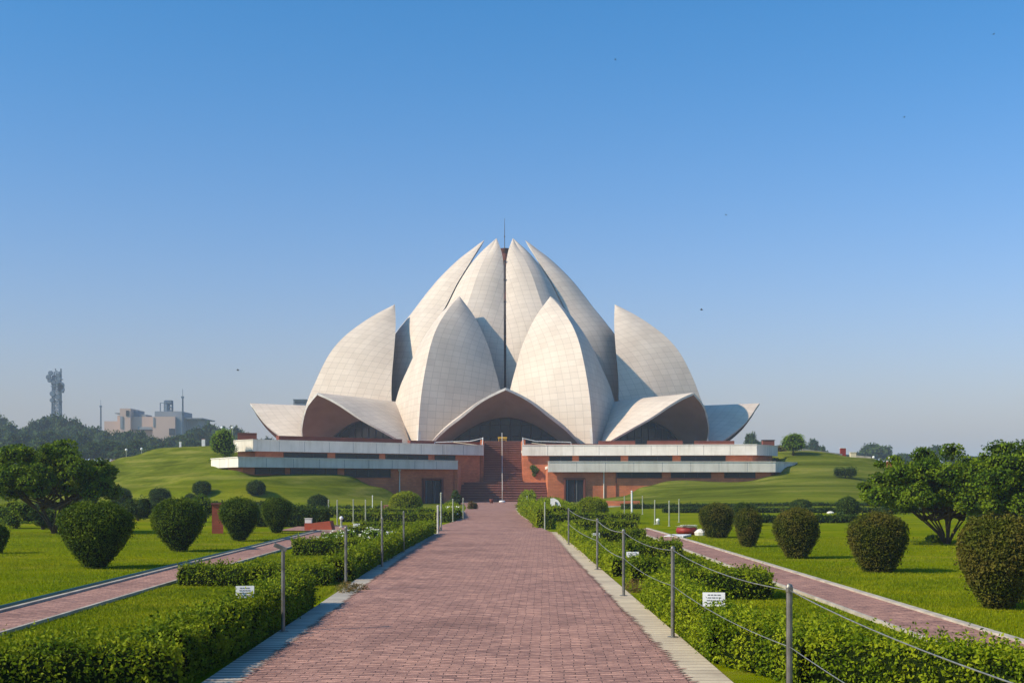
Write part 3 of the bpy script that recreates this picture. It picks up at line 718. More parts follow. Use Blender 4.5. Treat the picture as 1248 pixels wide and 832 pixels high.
# ------------------------------------------------------------------ vegetation builders
def core_from(fun, nu, nv):
    """closed-ish grid surface from fun(u,v)->(x,y,z), u in 0..1 around, v 0..1 up"""
    u = np.linspace(0, 1, nu, endpoint=False); v = np.linspace(0, 1, nv); U, Vv = np.meshgrid(u, v)
    Pp = fun(U.ravel(), Vv.ravel()); I = []
    for j in range(nv - 1):
        for i in range(nu): I.append((j * nu + i, j * nu + (i + 1) % nu, (j + 1) * nu + (i + 1) % nu, (j + 1) * nu + i))
    return Pp, np.array(I)
def topiary_mesh(wd, ht, shape, n, size, m, seed, base=.3, asp=.55):
    """goblet (narrow base, round top) or ball. returns object data for crown with base at z=0"""
    R0 = wd / 2
    def rad(v):
        if shape == 'goblet':
            tt = np.clip(v, 0, 1); lo = base + (1 - base) * np.sin(np.clip(tt / .68, 0, 1) ** 1.15 * math.pi / 2)
            up = np.sqrt(np.clip(1 - (np.clip((tt - .60) / .40, 0, 1)) ** 2.4, 0, 1))
            return lo * up
        if shape == 'jar':
            tt = np.clip(v, 0, 1); lo = base + (1 - base) * np.clip(tt / .55, 0, 1) ** .7
            up = np.clip(1 - (np.clip((tt - .55) / .45, 0, 1)) ** 3.2, 0, 1) ** .5
            return lo * up
        q = 2 * v - 1; return np.clip(1 - np.abs(q) ** 2.6, 0, 1) ** .45 * (.88 + .12 * (1 - v))
    def surf(u, v, k=1.0):
        th = u * 2 * math.pi; r_ = rad(v); D = np.stack([np.cos(th) * r_, np.sin(th) * r_, v * 2 - 1], 1)
        wv = 1 + sphnoise(D, seed, 7, .11, 2.2) + sphnoise(D, seed + 1, 7, .075, 7)
        return np.stack([np.cos(th) * r_ * R0 * wv * k, np.sin(th) * r_ * R0 * wv * k, ht * (v * (k if False else 1)) * (1 + .03 * np.sin(th * 2 + seed)) * (.97 if k < 1 else 1)], 1)
    C, CI = core_from(lambda u, v: surf(u, v, .93), 26, 18)
    # area-weighted sampling in v
    vv = np.linspace(.002, .998, 400); rr = rad(vv); dr = np.gradient(rr * R0, vv); wgt = rr * R0 * np.sqrt(dr ** 2 + ht ** 2) + 1e-4
    cdf = np.cumsum(wgt); cdf /= cdf[-1]
    v = np.interp(rng.uniform(0, 1, n), cdf, vv); u = rng.uniform(0, 1, n)
    Pp = surf(u, v, 1.0); e = 1e-3
    du = surf(u + e, v) - Pp; dv = surf(u, np.minimum(v + e, 1)) - Pp; N = norm(np.cross(du, dv)); N = np.where(np.isfinite(N), N, 0)
    N[v > .985] = (0, 0, 1)
    Pp = Pp + N * (rng.uniform(-.07, .03, n) + (rng.random(n) < .07) * rng.uniform(0, .09, n))[:, None]
    LV, LQ = leafgeo(Pp, N, size, .6, asp)
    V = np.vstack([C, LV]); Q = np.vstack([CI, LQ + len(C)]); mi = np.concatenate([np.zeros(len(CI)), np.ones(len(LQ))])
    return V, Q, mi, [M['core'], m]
def stem_mesh(h, r_, parent):
    mb = MB()
    for k in range(3):
        a = k * 2.1; mb.tube([(r_ * .5 * math.cos(a), r_ * .5 * math.sin(a), -.03), (r_ * 1.3 * math.cos(a), r_ * 1.3 * math.sin(a), h)], [r_ * .6, r_ * .5], 6)
    return mb.build('stem', M['bark'], parent)
def topiary(px, by, wpx, hpx, label, shape='goblet', m='topi', n=9000, size=.045, Y=None, base=.3, zg=None, group='clipped bushes on the lawns', cat='bush', name='clipped_bush'):
    if Y is None: Y = EYE * F / (by - VY)
    x = gx(px, Y); z = hz(x, Y) if zg is None else zg
    wd = wpx * Y / F; ht = hpx * Y / F
    o = empty(name, (x, Y, z), 0, label, cat, group)
    sd_ = int(px * 7 + by) % 1000
    V, Q, mi, ms = topiary_mesh(wd * .97, ht * .96, shape, n, size, M[m], sd_, base)
    V = V + arr([0, 0, .03 if shape != 'ball' else -.02])
    quads_mesh('foliage', V, Q, ms, mi, o, smooth=np.concatenate([np.ones(1)])[0] * (mi == 0))
    stem_mesh(.25 * ht, .05, o)
    return o

def hedge(pts, width, h, label, dens=1800, size=.045, m='hedge', name='hedge', group='low box hedges of the flower beds', seed=0, yz=0, rough=.05):
    """polyline hedge: core strip + leaves"""
    p = [Vector((a, b)) for a, b in pts]
    Vall, Qall, mi = [], [], []; b0 = 0
    for i in range(len(p) - 1):
        a, b = p[i], p[i + 1]; L = (b - a).length; d = (b - a) / L; nrm = Vector((-d.y, d.x))
        z0 = [hz(a.x, a.y), hz(b.x, b.y)] if yz else [0, 0]
        nl, nc = max(2, int(L / .25)), 9
        cs = [(-.42, 0), (-.5, .3), (-.48, .75), (-.36, .96), (0, 1.0), (.36, .96), (.48, .75), (.5, .3), (.42, 0)]
        G = np.zeros((nl + 1, nc, 3))
        def ns(x_, y_, z_): return math.sin(x_ * 3.1 + z_ * 2 + seed) * math.sin(y_ * 2.7 + seed * 2) * .6 + math.sin(x_ * 7 + y_ * 6.1 + seed) * .4
        for k in range(nl + 1):
            t = k / nl; c = a.lerp(b, t); zz = z0[0] * (1 - t) + z0[1] * t
            for j, (s_, q) in enumerate(cs):
                x_, y_ = c.x + nrm.x * s_ * (width - .05), c.y + nrm.y * s_ * (width - .05)
                f = 1 + rough * 2.2 * ns(x_, y_, q) * (1 if j not in (0, 8) else .5)
                G[k, j] = (c.x + nrm.x * s_ * (width - .05) * f, c.y + nrm.y * s_ * (width - .05) * f, zz + q * (h - .03) * f - .02)
        I = (np.arange(nl)[:, None] * nc + np.arange(nc - 1)[None, :]).ravel(); q1 = np.stack([I, I + 1, I + nc + 1, I + nc], 1)
        e0 = [(0, j, j + 1, nc - 1) for j in range(1, nc - 2)]; e1 = [(nl * nc + nc - 1, nl * nc + j + 1, nl * nc + j, nl * nc) for j in range(1, nc - 2)]
        q1 = np.vstack([q1, e0, e1]); Vall.append(G.reshape(-1, 3)); Qall.append(q1 + b0); mi.append(np.zeros(len(q1))); b0 += nl * nc + nc
        # leaves over the cross-section + ends
        area = L * (width + 2 * h); n = int(area * dens * .8); ne = int(width * h * dens)
        t = rng.uniform(0, 1, n) * nl; k = np.minimum(t.astype(int), nl - 1); ft = t - k
        per = np.array([math.dist((cs[j][0] * width, cs[j][1] * h), (cs[j + 1][0] * width, cs[j + 1][1] * h)) for j in range(nc - 1)]); per /= per.sum()
        j = rng.choice(nc - 1, n, p=per); fj = rng.uniform(0, 1, n)
        g00, g01, g10, g11 = G[k, j], G[k, j + 1], G[k + 1, j], G[k + 1, j + 1]
        Pp = (g00 * (1 - fj)[:, None] + g01 * fj[:, None]) * (1 - ft)[:, None] + (g10 * (1 - fj)[:, None] + g11 * fj[:, None]) * ft[:, None]
        N = norm(np.cross(g10 - g00, g01 - g00)); c_ = np.array([a.x, a.y, 0]) + np.array([d.x, d.y, 0]) * (((Pp[:, :2] - np.array([a.x, a.y])) @ np.array([d.x, d.y])))[:, None]
        sg = np.sign(((Pp - c_ - arr([0, 0, h * .4])) * N).sum(1)); N = N * np.where(sg == 0, 1, sg)[:, None]
        N = norm(N + arr([0, 0, .35]))
        Pp = Pp + N * (rng.uniform(-.04, .045, n) + (rng.random(n) < .08) * rng.uniform(0, .10, n))[:, None]
        # ends
        for c2, dd, zz in ((a, -d, z0[0]), (b, d, z0[1])):
            s_ = rng.uniform(-.48, .48, ne); q = rng.uniform(0, .97, ne)
            Pe = np.stack([c2.x + nrm.x * s_ * width + dd.x * rng.uniform(-.02, .04, ne), c2.y + nrm.y * s_ * width + dd.y * rng.uniform(-.02, .04, ne), zz + q * h], 1)
            Pp = np.vstack([Pp, Pe]); N = np.vstack([N, np.tile([dd.x, dd.y, .3], (ne, 1))])
        nsp = int(len(Pp) * .035); ix = rng.choice(len(Pp), nsp); D = norm(N[ix] * .6 + arr([0, 0, .9]) + rng.normal(0, .45, (nsp, 3))); ln = rng.uniform(.05, .16, nsp) * (h / .45)
        for q in np.linspace(.15, 1, 7):
            Pp = np.vstack([Pp, Pp[ix] + D * (ln * q)[:, None] + rng.normal(0, .012, (nsp, 3))]); N = np.vstack([N, norm(D + rng.normal(0, .6, (nsp, 3)))])
        LV, LQ = leafgeo(Pp, norm(N), size, .6); Vall.append(LV); Qall.append(LQ + b0); mi.append(np.ones(len(LQ))); b0 += len(LV)
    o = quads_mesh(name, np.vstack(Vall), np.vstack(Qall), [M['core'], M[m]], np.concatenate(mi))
    return tag(o, label, 'hedge', group)

def clumps_mesh(cl, n, size, m, asp=.6, corek=.72, seed=1, innern=10):
    """cl list of (x,y,z,rx,rz): leaf clumps, leaves on and inside each"""
    Vs, Qs, mi = [], [], []; b0 = 0
    tot = sum(c[3] ** 2 for c in cl)
    for i, (x, y, z, rx, rz) in enumerate(cl):
        k = max(6, int(n * rx ** 2 / tot)); D = norm(rng.normal(size=(k, 3))); rr = rng.uniform(.62, 1.08, k) ** .8
        rr *= 1 + sphnoise(D, seed + i, 5, .22, 3)
        Pp = D * rr[:, None] * arr([rx, rx, rz]) + arr([x, y, z])
        LV, LQ = leafgeo(Pp, norm(D + arr([0, 0, .5])), size, .6, asp); Vs.append(LV); Qs.append(LQ + b0); mi.append(np.ones(len(LQ))); b0 += len(LV)
        if corek:
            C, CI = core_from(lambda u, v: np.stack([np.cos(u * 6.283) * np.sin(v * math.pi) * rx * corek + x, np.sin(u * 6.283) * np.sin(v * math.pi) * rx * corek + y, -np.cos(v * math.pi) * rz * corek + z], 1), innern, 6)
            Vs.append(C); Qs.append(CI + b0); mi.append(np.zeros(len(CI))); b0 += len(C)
    return np.vstack(Vs), np.vstack(Qs), np.concatenate(mi), [M['core'], m]
def tree_obj(name, loc, label, cat, cl, n, size, m, limbs, trunk_r, group=None, corek=.6, asp=.55):
    o = empty(name, loc, 0, label, cat, group)
    V, Q, mi, ms = clumps_mesh(cl, n, size, M[m], asp=asp, corek=corek); quads_mesh('crown', V, Q, ms, mi, o)
    mb = MB()
    for pts in limbs:
        k = len(pts); mb.tube(pts, [trunk_r * (1 - .75 * i / (k - 1)) for i in range(k)], 7)
    mb.build('trunk', M['bark'], o, smooth=True)
    return o

# haze
def box_obj(lo, hi):
    mb = MB(); c = [(a + b) / 2 for a, b in zip(lo, hi)]; mb.box(c, [b - a for a, b in zip(lo, hi)]); return mb
hzm = bpy.data.materials.new('haze_air'); hzm.use_nodes = True; t = hzm.node_tree; t.nodes.clear()
pv = t.nodes.new('ShaderNodeVolumePrincipled'); pv.inputs['Color'].default_value = (.66, .80, 1.0, 1); pv.inputs['Density'].default_value = .00046; pv.inputs['Anisotropy'].default_value = .0
ou = t.nodes.new('ShaderNodeOutputMaterial'); t.links.new(pv.outputs[0], ou.inputs['Volume'])
haze = box_obj((-5500, -5500, -1.0), (5500, 5500, 50)).build('haze', hzm); tag(haze, kind='stuff')

# ------------------------------------------------------------------ clipped bushes
def T(*a, **k): return topiary(*a, **k)
T(116, 692, 92, 81, 'largest dark green goblet shaped bush on left lawn, nearest whole one', n=17000, size=.042)
T(218, 671.5, 68, 65, 'dark goblet shaped bush, second in the row on the left lawn', n=13000, size=.042)
T(292, 659, 50, 53, 'dark goblet shaped bush right of the tall red brick pillar', n=10000, size=.042)
T(337, 649.6, 38, 44, 'slim rounded dark bush, last and farthest of left lawn front row', n=8000, size=.045)
T(-6, 674, 30, 36, 'dark bush cut off by the left edge of the picture', n=6000, size=.05, base=.5)
T(873, 655, 44, 42, 'brown and green urn shaped bush beside the red flower pot', 'jar', 'topi_brown', n=9000, size=.042, base=.5)
T(911.5, 666, 33, 46, 'narrow brown green bush, slimmest on the right lawn', 'jar', 'topi_brown', n=8000, size=.04, base=.45)
T(971, 680, 54, 61, 'rounded dark bush on right lawn left of the brownest one', 'jar', 'topi_brown', n=11000, size=.04, base=.4)
T(1070, 697, 71, 73, 'brown topped barrel shaped bush before the spreading right tree', 'jar', 'topi_brown', n=15000, size=.038, base=.45)
T(1217, 741, 98, 112, 'biggest bush at the right edge, olive green with a narrow base', 'jar', 'topi_brown', n=22000, size=.042, base=.3)
T(907, 640, 31, 29, 'small bush peeping out above between the brown right lawn bushes', 'ball', 'topi_far', n=3500, size=.06)
T(1198, 655, 40, 30, 'low dark bush behind the biggest bush at the right edge', 'ball', 'topi_far', n=3000, size=.06, Y=52)
far = [(106, 611, 27, 22, 88, 'far dark bush under the left tree crown edge', 'ball'), (148, 617, 29, 28, 84, 'far round dark bush, first right of the left tree', 'ball'),
       (194.5, 615, 29, 22, 86, 'far flat topped dark bush on the slope above second lawn bush', 'ball'), (246, 612, 24, 18, 88, 'far dark bush, right one of the touching pair', 'ball'),
       (232, 613, 16, 13, 86, 'far small bush, left one of the touching pair', 'ball'), (312, 618, 25, 18, 88, 'far bush peeping over between third and fourth lawn bush', 'ball'),
       (388, 622, 28, 20, 82, 'dark box shaped bush at the foot of the left slope, right of the others', 'ball'),
       (976.5, 624, 27, 15, 80, 'flattened dark bush on the right before the dry slope', 'ball'), (1033.5, 632, 30, 27, 65, 'round green bush between the two right rows of hedge', 'ball'),
       (1086, 627, 23, 21, 73, 'round dark bush under the left side of the spreading tree', 'ball'), (1228, 633, 32, 13, 66, 'low flat bush behind the right edge trees', 'ball')]
for px, by, wp, hp, Y, lb, shp in far:
    zg = EYE + (VY - by) * Y / F; zg = max(hz(gx(px, Y), Y), 0)
    T(px, by, wp, hp, lb, shp, 'topi_far', n=2600, size=.085, Y=Y, zg=zg, group='far clipped bushes at the foot of the slopes')
T(495, 626.5, 44, 29, 'bright yellow green rounded bush before the left doorway', 'ball', 'yellowbush', n=9000, size=.065, Y=72, group=None, cat='bush', name='golden_bush')
T(722, 632.5, 42, 28, 'bright yellow green rounded bush before the right doorway', 'ball', 'yellowbush', n=9000, size=.06, Y=62.5, group=None, cat='bush', name='golden_bush')

# ------------------------------------------------------------------ hedges of the beds
HN = dict(dens=2600, size=.040)
hedge([(-5.55, 9.0), (-4.2, 9.9), (-2.95, 10.9)], 1.25, .48, 'thick leafy hedge across the bottom left corner of the picture', dens=3400, size=.036, seed=1)
hedge([(-2.92, 11.2), (-2.86, 14.5), (-2.82, 18.2)], .46, .50, 'leafy hedge beside the grey kerb, nearest on the left of the walk', dens=3600, size=.036, seed=2)
hedge([(-5.35, 22.6), (-4.2, 22.3), (-2.9, 22.4)], 1.0, .36, 'low leafy cross hedge on the left behind the small white sign', dens=2200, size=.042, seed=3)
hedge([(-2.85, 22.9), (-2.75, 28), (-2.65, 34), (-2.45, 43)], .5, .46, 'long hedge along the left kerb behind the second steel post', dens=2000, size=.045, seed=4)
hedge([(-4.95, 31.8), (-3.4, 31.6)], .9, .40, 'cross hedge left of the third steel post, before the white flowers', dens=1900, size=.048, seed=5)
hedge([(-4.7, 40.5), (-2.75, 40.5)], .7, .40, 'cross hedge behind the white flower bush on the left', dens=1400, size=.05, seed=6)
hedge([(-5.1, 46), (-2.2, 46)], .5, .38, 'cross hedge with the farthest small white sign on the left', dens=1200, size=.055, seed=7)
hedge([(-7.1, 58.5), (-2.3, 58.0)], .8, .42, 'left cross hedge behind the brick opening off the walk', dens=1000, size=.06, seed=8)
hedge([(-2.6, 57.6), (-2.35, 63), (-2.9, 76)], .7, .55, 'bushy hedge along left side of the far walk with white blossoms', dens=900, size=.07, seed=9, m='hedge_light')
hedge([(-9.5, 66), (-3.2, 66)], .7, .45, 'long left cross hedge in front of the golden bush', dens=800, size=.07, seed=10)
# right
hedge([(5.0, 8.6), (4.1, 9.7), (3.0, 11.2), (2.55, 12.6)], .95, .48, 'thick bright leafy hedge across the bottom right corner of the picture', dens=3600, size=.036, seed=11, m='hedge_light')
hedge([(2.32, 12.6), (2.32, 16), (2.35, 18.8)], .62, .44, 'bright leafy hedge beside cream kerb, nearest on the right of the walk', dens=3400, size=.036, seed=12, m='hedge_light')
hedge([(2.62, 20.2), (4.05, 20.2)], 1.5, .42, 'right cross hedge beside the tall post, behind nearest white sign', dens=2200, size=.042, seed=13)
hedge([(2.3, 23.4), (3.6, 23.4)], 1.1, .40, 'second right cross hedge, just behind the post with the square sign', dens=2000, size=.045, seed=14)
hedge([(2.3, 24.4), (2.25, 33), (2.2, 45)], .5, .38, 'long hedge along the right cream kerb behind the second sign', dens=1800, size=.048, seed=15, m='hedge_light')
hedge([(2.85, 30.0), (4.05, 30.0)], 1.6, .42, 'third right cross hedge, ending at the brick side path bend', dens=1700, size=.05, seed=16)
hedge([(2.7, 38.8), (4.25, 38.8)], .9, .38, 'fourth right cross hedge, dark fronted, before the side path start', dens=1300, size=.055, seed=17)
hedge([(2.6, 47.2), (4.9, 47.2)], .9, .40, 'fifth right cross hedge level with the start of the side path', dens=1200, size=.058, seed=18)
hedge([(2.2, 56), (5.9, 56)], .9, .45, 'right cross hedge in front of the golden bush', dens=900, size=.065, seed=19)
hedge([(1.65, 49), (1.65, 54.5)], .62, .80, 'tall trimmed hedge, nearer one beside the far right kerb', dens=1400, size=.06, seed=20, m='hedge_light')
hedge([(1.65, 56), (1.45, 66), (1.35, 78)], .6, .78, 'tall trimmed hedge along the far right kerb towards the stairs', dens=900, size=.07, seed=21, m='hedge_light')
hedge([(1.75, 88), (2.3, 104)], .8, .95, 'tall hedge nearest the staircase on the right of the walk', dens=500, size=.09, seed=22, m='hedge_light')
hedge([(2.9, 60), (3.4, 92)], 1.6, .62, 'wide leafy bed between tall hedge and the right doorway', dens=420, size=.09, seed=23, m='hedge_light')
# long low hedge rows at the foot of the banks
for x0, x1, Y, hh, lb in ((9.5, 26, 76, .32, 'long dark low hedge row across the right lawn, nearer one'), (8, 32, 86, .34, 'long dark low hedge row on the right, farther one at the slope foot'),
                          (-14.5, -6.5, 78, .35, 'long low hedge row across the left lawn, right of the box bush'), (-30, -14.5, 83.5, .45, 'long low hedge row at the foot of the left slope'),
                          (10.5, 17, 57, .35, 'short low hedge behind the brown bushes on the right lawn')):
    hedge([(x0, Y), (x1, Y)], .8, hh, lb, dens=420, size=.095, m='topi_far', group='low hedge rows at the foot of the banks', seed=int(Y), yz=1)
hedge([(-9.6, 52), (-6.9, 52)], 1.1, .75, 'dark square hedge behind the fourth left lawn bush', dens=900, size=.07, m='topi_far', group=None, seed=31)
# ragged shrubs by the left tree
for i, (px, Y, wp, hp, lb, mm) in enumerate([(20, 50, 46, 34, 'loose leafy shrub left of the spreading left tree trunk', 'tree'), (52, 49, 30, 26, 'dark loose shrub right behind the left tree trunk', 'topi_far'),
                                             (168, 60, 40, 36, 'blue green shrub between first and second left lawn bush', 'topi_far'), (250, 58, 36, 38, 'pale green shrub behind the brick pillar', 'tree'),
                                             (6, 56, 30, 30, 'yellow green shrub at the left picture edge behind the dark bush', 'yellowbush'), (92, 51, 36, 30, 'dark loose shrub behind the nearest left lawn bush', 'topi_far'),
                                             (346, 56, 26, 28, 'olive shrub between the third and fourth left lawn bush', 'tree')]):
    x = gx(px, Y); wd, ht = wp * Y / F, hp * Y / F
    o = empty('shrub', (x, Y, 0), 0, lb, 'shrub', 'loose shrubs behind the left lawn')
    cl = [(random.uniform(-.35, .35) * wd, random.uniform(-.3, .3), ht * random.uniform(.3, .72), wd * .27, ht * .3) for _ in range(7)]
    V, Q, mi, ms = clumps_mesh(cl, 3200, .07, M[mm], seed=i); quads_mesh('foliage', V, Q, ms, mi, o); stem_mesh(ht * .4, .06, o)

# ------------------------------------------------------------------ garden trees
def spreading(name, px, Y, label, crown, n, size, m='tree', seed=1, trunk_r=.11, nst=6):
    r_ = random.Random(seed); x = gx(px, Y); cl, limbs = [], []
    cx0, cx1, z0, z1, dep = crown
    for i in range(120):
        a = r_.uniform(0, 6.283); q = math.sqrt(r_.uniform(0, 1)) * r_.uniform(.85, 1.08); ex = math.cos(a) * q; ey = math.sin(a) * q
        dome = math.sqrt(max(0, 1 - q * q * .85)); xx = (cx0 + cx1) / 2 + ex * (cx1 - cx0) / 2; zz = z0 + (z1 - z0) * (.08 + dome * r_.uniform(.02, .92))
        rr = r_.uniform(.15, .36) * (z1 - z0) * .62
        cl.append((xx, ey * dep, zz, rr * 1.15, rr * .75))
    for i in range(nst):
        a = i / nst * 6.283 + .3; c = cl[r_.randrange(len(cl))]
        b0 = (r_.uniform(-.07, .07), r_.uniform(-.07, .07), -.05)
        top = (c[0], c[1], c[2]); mid = (c[0] * .35 + r_.uniform(-.1, .1), c[1] * .35, z0 * .72)
        limbs.append([b0, (mid[0] * .4, mid[1] * .4, mid[2] * .45), mid, ((mid[0] + top[0]) / 2, (mid[1] + top[1]) / 2, (mid[2] + top[2]) / 2 + .08), top])
        for _ in range(3):
            c2 = cl[r_.randrange(len(cl))]; limbs.append([mid, ((mid[0] + c2[0]) / 2, (mid[1] + c2[1]) / 2, (mid[2] + c2[2]) / 2 - .03), (c2[0], c2[1], c2[2])])
    return tree_obj(name, (x, Y, 0), label, 'tree', cl, n, size, m, limbs, trunk_r, corek=.55)
spreading('spreading_tree', 66, 45, 'low umbrella shaped dark green tree with forked trunk on the left lawn', (-2.5, 1.95, 1.2, 3.1, 1.8), 42000, .095, seed=3, trunk_r=.045, nst=9)
spreading('spreading_tree', 1155, 37.3, 'wide many stemmed green tree on the right lawn, trunk in full view', (-2.5, 1.95, .95, 2.76, 1.6), 42000, .088, seed=5, trunk_r=.036, nst=11)
spreading('spreading_tree', 1262, 36, 'green tree at the right edge with its trunk hidden or out of view', (-2.3, 1.8, .85, 2.92, 1.7), 36000, .088, seed=9, trunk_r=.04, nst=9)
mb = None
# leafy sprigs at the foot of the right tree
for px, Y, lb in ((1137, 38, 'small green sprig left of the right tree trunk'),):
    o = empty('small_plant', (gx(px, Y), Y, 0), 0, lb, 'plant'); V, Q, mi, ms = clumps_mesh([(0, 0, .12, .2, .12), (.2, .1, .08, .14, .08)], 500, .07, M['tree']); quads_mesh('foliage', V, Q, ms, mi, o)
# round trees on the banks beside the podium
def round_tree(px, by, wp, hp, Y, label, m, n=5000, size=.12, z=None, group=None, name='round_tree'):
    x = gx(px, Y); z = hz(x, Y) if z is None else z; wd, ht = wp * Y / F, (EYE + (VY - (by - hp)) * Y / F) - z
    cl = []
    for i in range(16):
        D = Vector((random.uniform(-1, 1), random.uniform(-1, 1), random.uniform(-1, 1))).normalized() * .55
        cl.append((D.x * wd * .5, D.y * wd * .5, ht * .55 + D.z * ht * .42, wd * .26, ht * .20))
    cl.append((0, 0, ht * .55, wd * .36, ht * .36))
    return tree_obj(name, (x, Y, z), label, 'tree', cl, n, size, m, [[(0, 0, -.1), (.03, 0, ht * .25), (0, .02, ht * .5)]], max(.07, wd * .05), group=group, corek=.75)
round_tree(273.5, 557, 35, 37, 108, 'small bright green round tree beside the far left end of the podium', 'treelight')
round_tree(966.5, 560, 33, 34, 130, 'small bright green round tree beside the far right end of the podium', 'treelight')
for px, by, wp, hp, Y, lb, mm in [(943, 552, 22, 10, 131, 'low green shrub between right podium end and round tree', 'tree'), (951, 545, 20, 8, 134, 'orange tinted low shrub on the right podium roof end', 'dry'),
                              (1030, 578, 26, 14, 112, 'dark shrub on the grassy right slope', 'topi_far'), (276, 557, 40, 8, 104, 'yellow green ground shrub on the left band end', 'yellowbush')]:
    x = gx(px, Y); zb = EYE + (VY - by) * Y / F; zb = min(zb, max(hz(x, Y), zb - 1.2)) if px in (943, 951, 276) else hz(x, Y)
    o = empty('shrub', (x, Y, zb), 0, lb, 'shrub'); wd, ht = wp * Y / F, hp * Y / F
    cl = [(random.uniform(-.4, .4) * wd, random.uniform(-.3, .3), ht * .5, wd * .24, ht * .45) for _ in range(6)]
    V, Q, mi, ms = clumps_mesh(cl, 1500, .11, M[mm], seed=int(px)); quads_mesh('foliage', V, Q, ms, mi, o); stem_mesh(ht * .3, .05, o)
# dark palm-like shrub and dry plants by the left of the stairs
o = empty('leafy_shrub', (gx(555, 104), 104, 0), 0, 'dark upright shrub at the left foot of the staircase', 'shrub')
V, Q, mi, ms = clumps_mesh([(0, 0, .25, .45, .3), (.05, 0, .6, .38, .3), (0, .1, .9, .26, .25)], 2200, .13, M['topi_far']); quads_mesh('foliage', V, Q, ms, mi, o); stem_mesh(.6, .05, o)
o = empty('dry_plant', (gx(574, 84), 84, 0), 0, 'brown dry plant clump at the left walk edge near the stairs', 'plant')
V, Q, mi, ms = clumps_mesh([(0, 0, .2, .25, .35), (.25, .2, .2, .2, .3)], 900, .12, M['dry'], asp=.2); quads_mesh('foliage', V, Q, ms, mi, o); stem_mesh(.3, .03, o)
o = empty('dry_plant', (gx(425, 20.2), 20.2, 0), 0, 'reddish dry plant at the foot of the second left steel post', 'plant')
V, Q, mi, ms = clumps_mesh([(0, 0, .08, .17, .13), (.12, .5, .06, .14, .1), (-.1, .3, .08, .15, .12)], 1500, .035, M['dry'], asp=.35, corek=0); quads_mesh('foliage', V, Q, ms, mi, o); stem_mesh(.12, .01, o)
o = empty('dry_plant', (gx(774, 20.8), 21.2, 0), 0, 'brown dry plant behind the second right steel post', 'plant')
V, Q, mi, ms = clumps_mesh([(0, -.3, .08, .16, .13), (.15, 0, .06, .14, .1)], 1100, .035, M['dry'], asp=.35, corek=0); quads_mesh('foliage', V, Q, ms, mi, o); stem_mesh(.12, .01, o)
# creeper on the right stair wall panel
e = empty('wall_creeper', (gx(651, 125.9), 125.72, 2.2), 0, 'green creeper with a pale patch hanging on the red wall right of the stairs', 'plant')
V, Q, mi, ms = clumps_mesh([(-.1, 0, 1.0, .3, .25), (.1, -.05, .75, .35, .3), (0, 0, .35, .2, .25)], 1100, .12, M['tree'], corek=.4); quads_mesh('foliage', V, Q, ms, mi, e)

# flowering bushes
def flowers(name, px, Y, label, w_, h_, nf, fm, fs, lm='flowerbush', n=2600, ls=.05, group=None):
    o = empty(name, (gx(px, Y), Y, 0), 0, label, 'flower bush', group)
    cl = [(random.uniform(-.4, .4) * w_, random.uniform(-.35, .35), h_ * .45, w_ * .25, h_ * .5) for _ in range(8)]
    V, Q, mi, ms = clumps_mesh(cl, n, ls, M[lm], seed=int(px)); quads_mesh('foliage', V, Q, ms, mi, o)
    mb = MB()
    for i in range(nf):
        c = random.choice(cl); D = Vector((random.gauss(0, 1), random.gauss(-.6, 1), abs(random.gauss(.6, .6)))).normalized()
        p = Vector(c[:3]) + Vector((D.x * c[3], D.y * c[3], D.z * c[4])) * 1.12
        for k in range(5):
            a = k * 1.2566 + i; t = Vector((math.cos(a), math.sin(a) * .8, .25 + .3 * math.sin(a))); q = t.cross(Vector((0, 0, 1))).normalized()
            mb.add([p, p + t * fs * .5 + q * fs * .25, p + t * fs, p + t * fs * .5 - q * fs * .25], [(0, 1, 2, 3)])
    mb.build('blossoms', M[fm], o); return o
flowers('flower_bush', 438, 36.0, 'white flowering bush in the left beds beside the brick planter', 1.3, .5, 60, 'petal_white', .065)
flowers('flower_bush', 404, 35.5, 'smaller white flowering bush at the end of the left side path', .75, .42, 36, 'petal_white', .07)
flowers('flower_bush', 470, 76, 'small bush with dark pink flowers left of the golden bush', .5, .42, 60, 'petal_pink', .10, n=900, ls=.07)
flowers('flower_bush', 553, 61, 'bush with big white blossoms beside the far left walk edge', .9, .62, 22, 'petal_white', .12, n=1500, ls=.07)

# ------------------------------------------------------------------ steel posts and cables
def post(px, by, label, Y=None, x=None, h=1.0, m='steel', rad=.022, group='steel posts along the walk', tilt=0, cap='ball'):
    if Y is None: Y = EYE * F / (by - VY)
    if x is None: x = gx(px, Y)
    o = empty('steel_post', (x, Y, .05), 0, label, 'post', group)
    mb = MB(); mb.tube([(0, 0, 0), (0, 0, h - .05)], rad, 12); mb.build('shaft', M[m], o, smooth=False)
    mb = MB()
    if cap == 'slant': mb.box((-.03, 0, h - .035), (.15, .05, .045), 0, 0, 0, R(24))
    else: mb.lathe([(rad * 1.05, h - .055), (rad * 1.15, h - .05), (rad * 1.15, h - .02), (rad * .8, h), (.001, h + .008)], (0, 0, 0), 12); mb.box((0, -.03, h - .035), (.03, .03, .035))
    mb.build('cap', M[m], o)
    mb = MB(); mb.lathe([(.06, 0), (.06, .012), (rad, .016)], (0, 0, 0), 12); mb.build('base_flange', M[m], o)
    return o, (x, Y)
RP = []
for px, by, lb in ((962, 897, 'nearest steel post on the right, running out of the picture bottom'), (820, 782, 'second steel post from the camera on the right kerb'), (760, 730, 'third steel post on the right kerb, left of the square sign'),
                   (728, 697, 'fourth steel post on the right kerb'), (693, 665.5, 'fifth steel post on the right, where the hedge row is broken')):
    o, p = post(px, by, lb); RP.append(p)
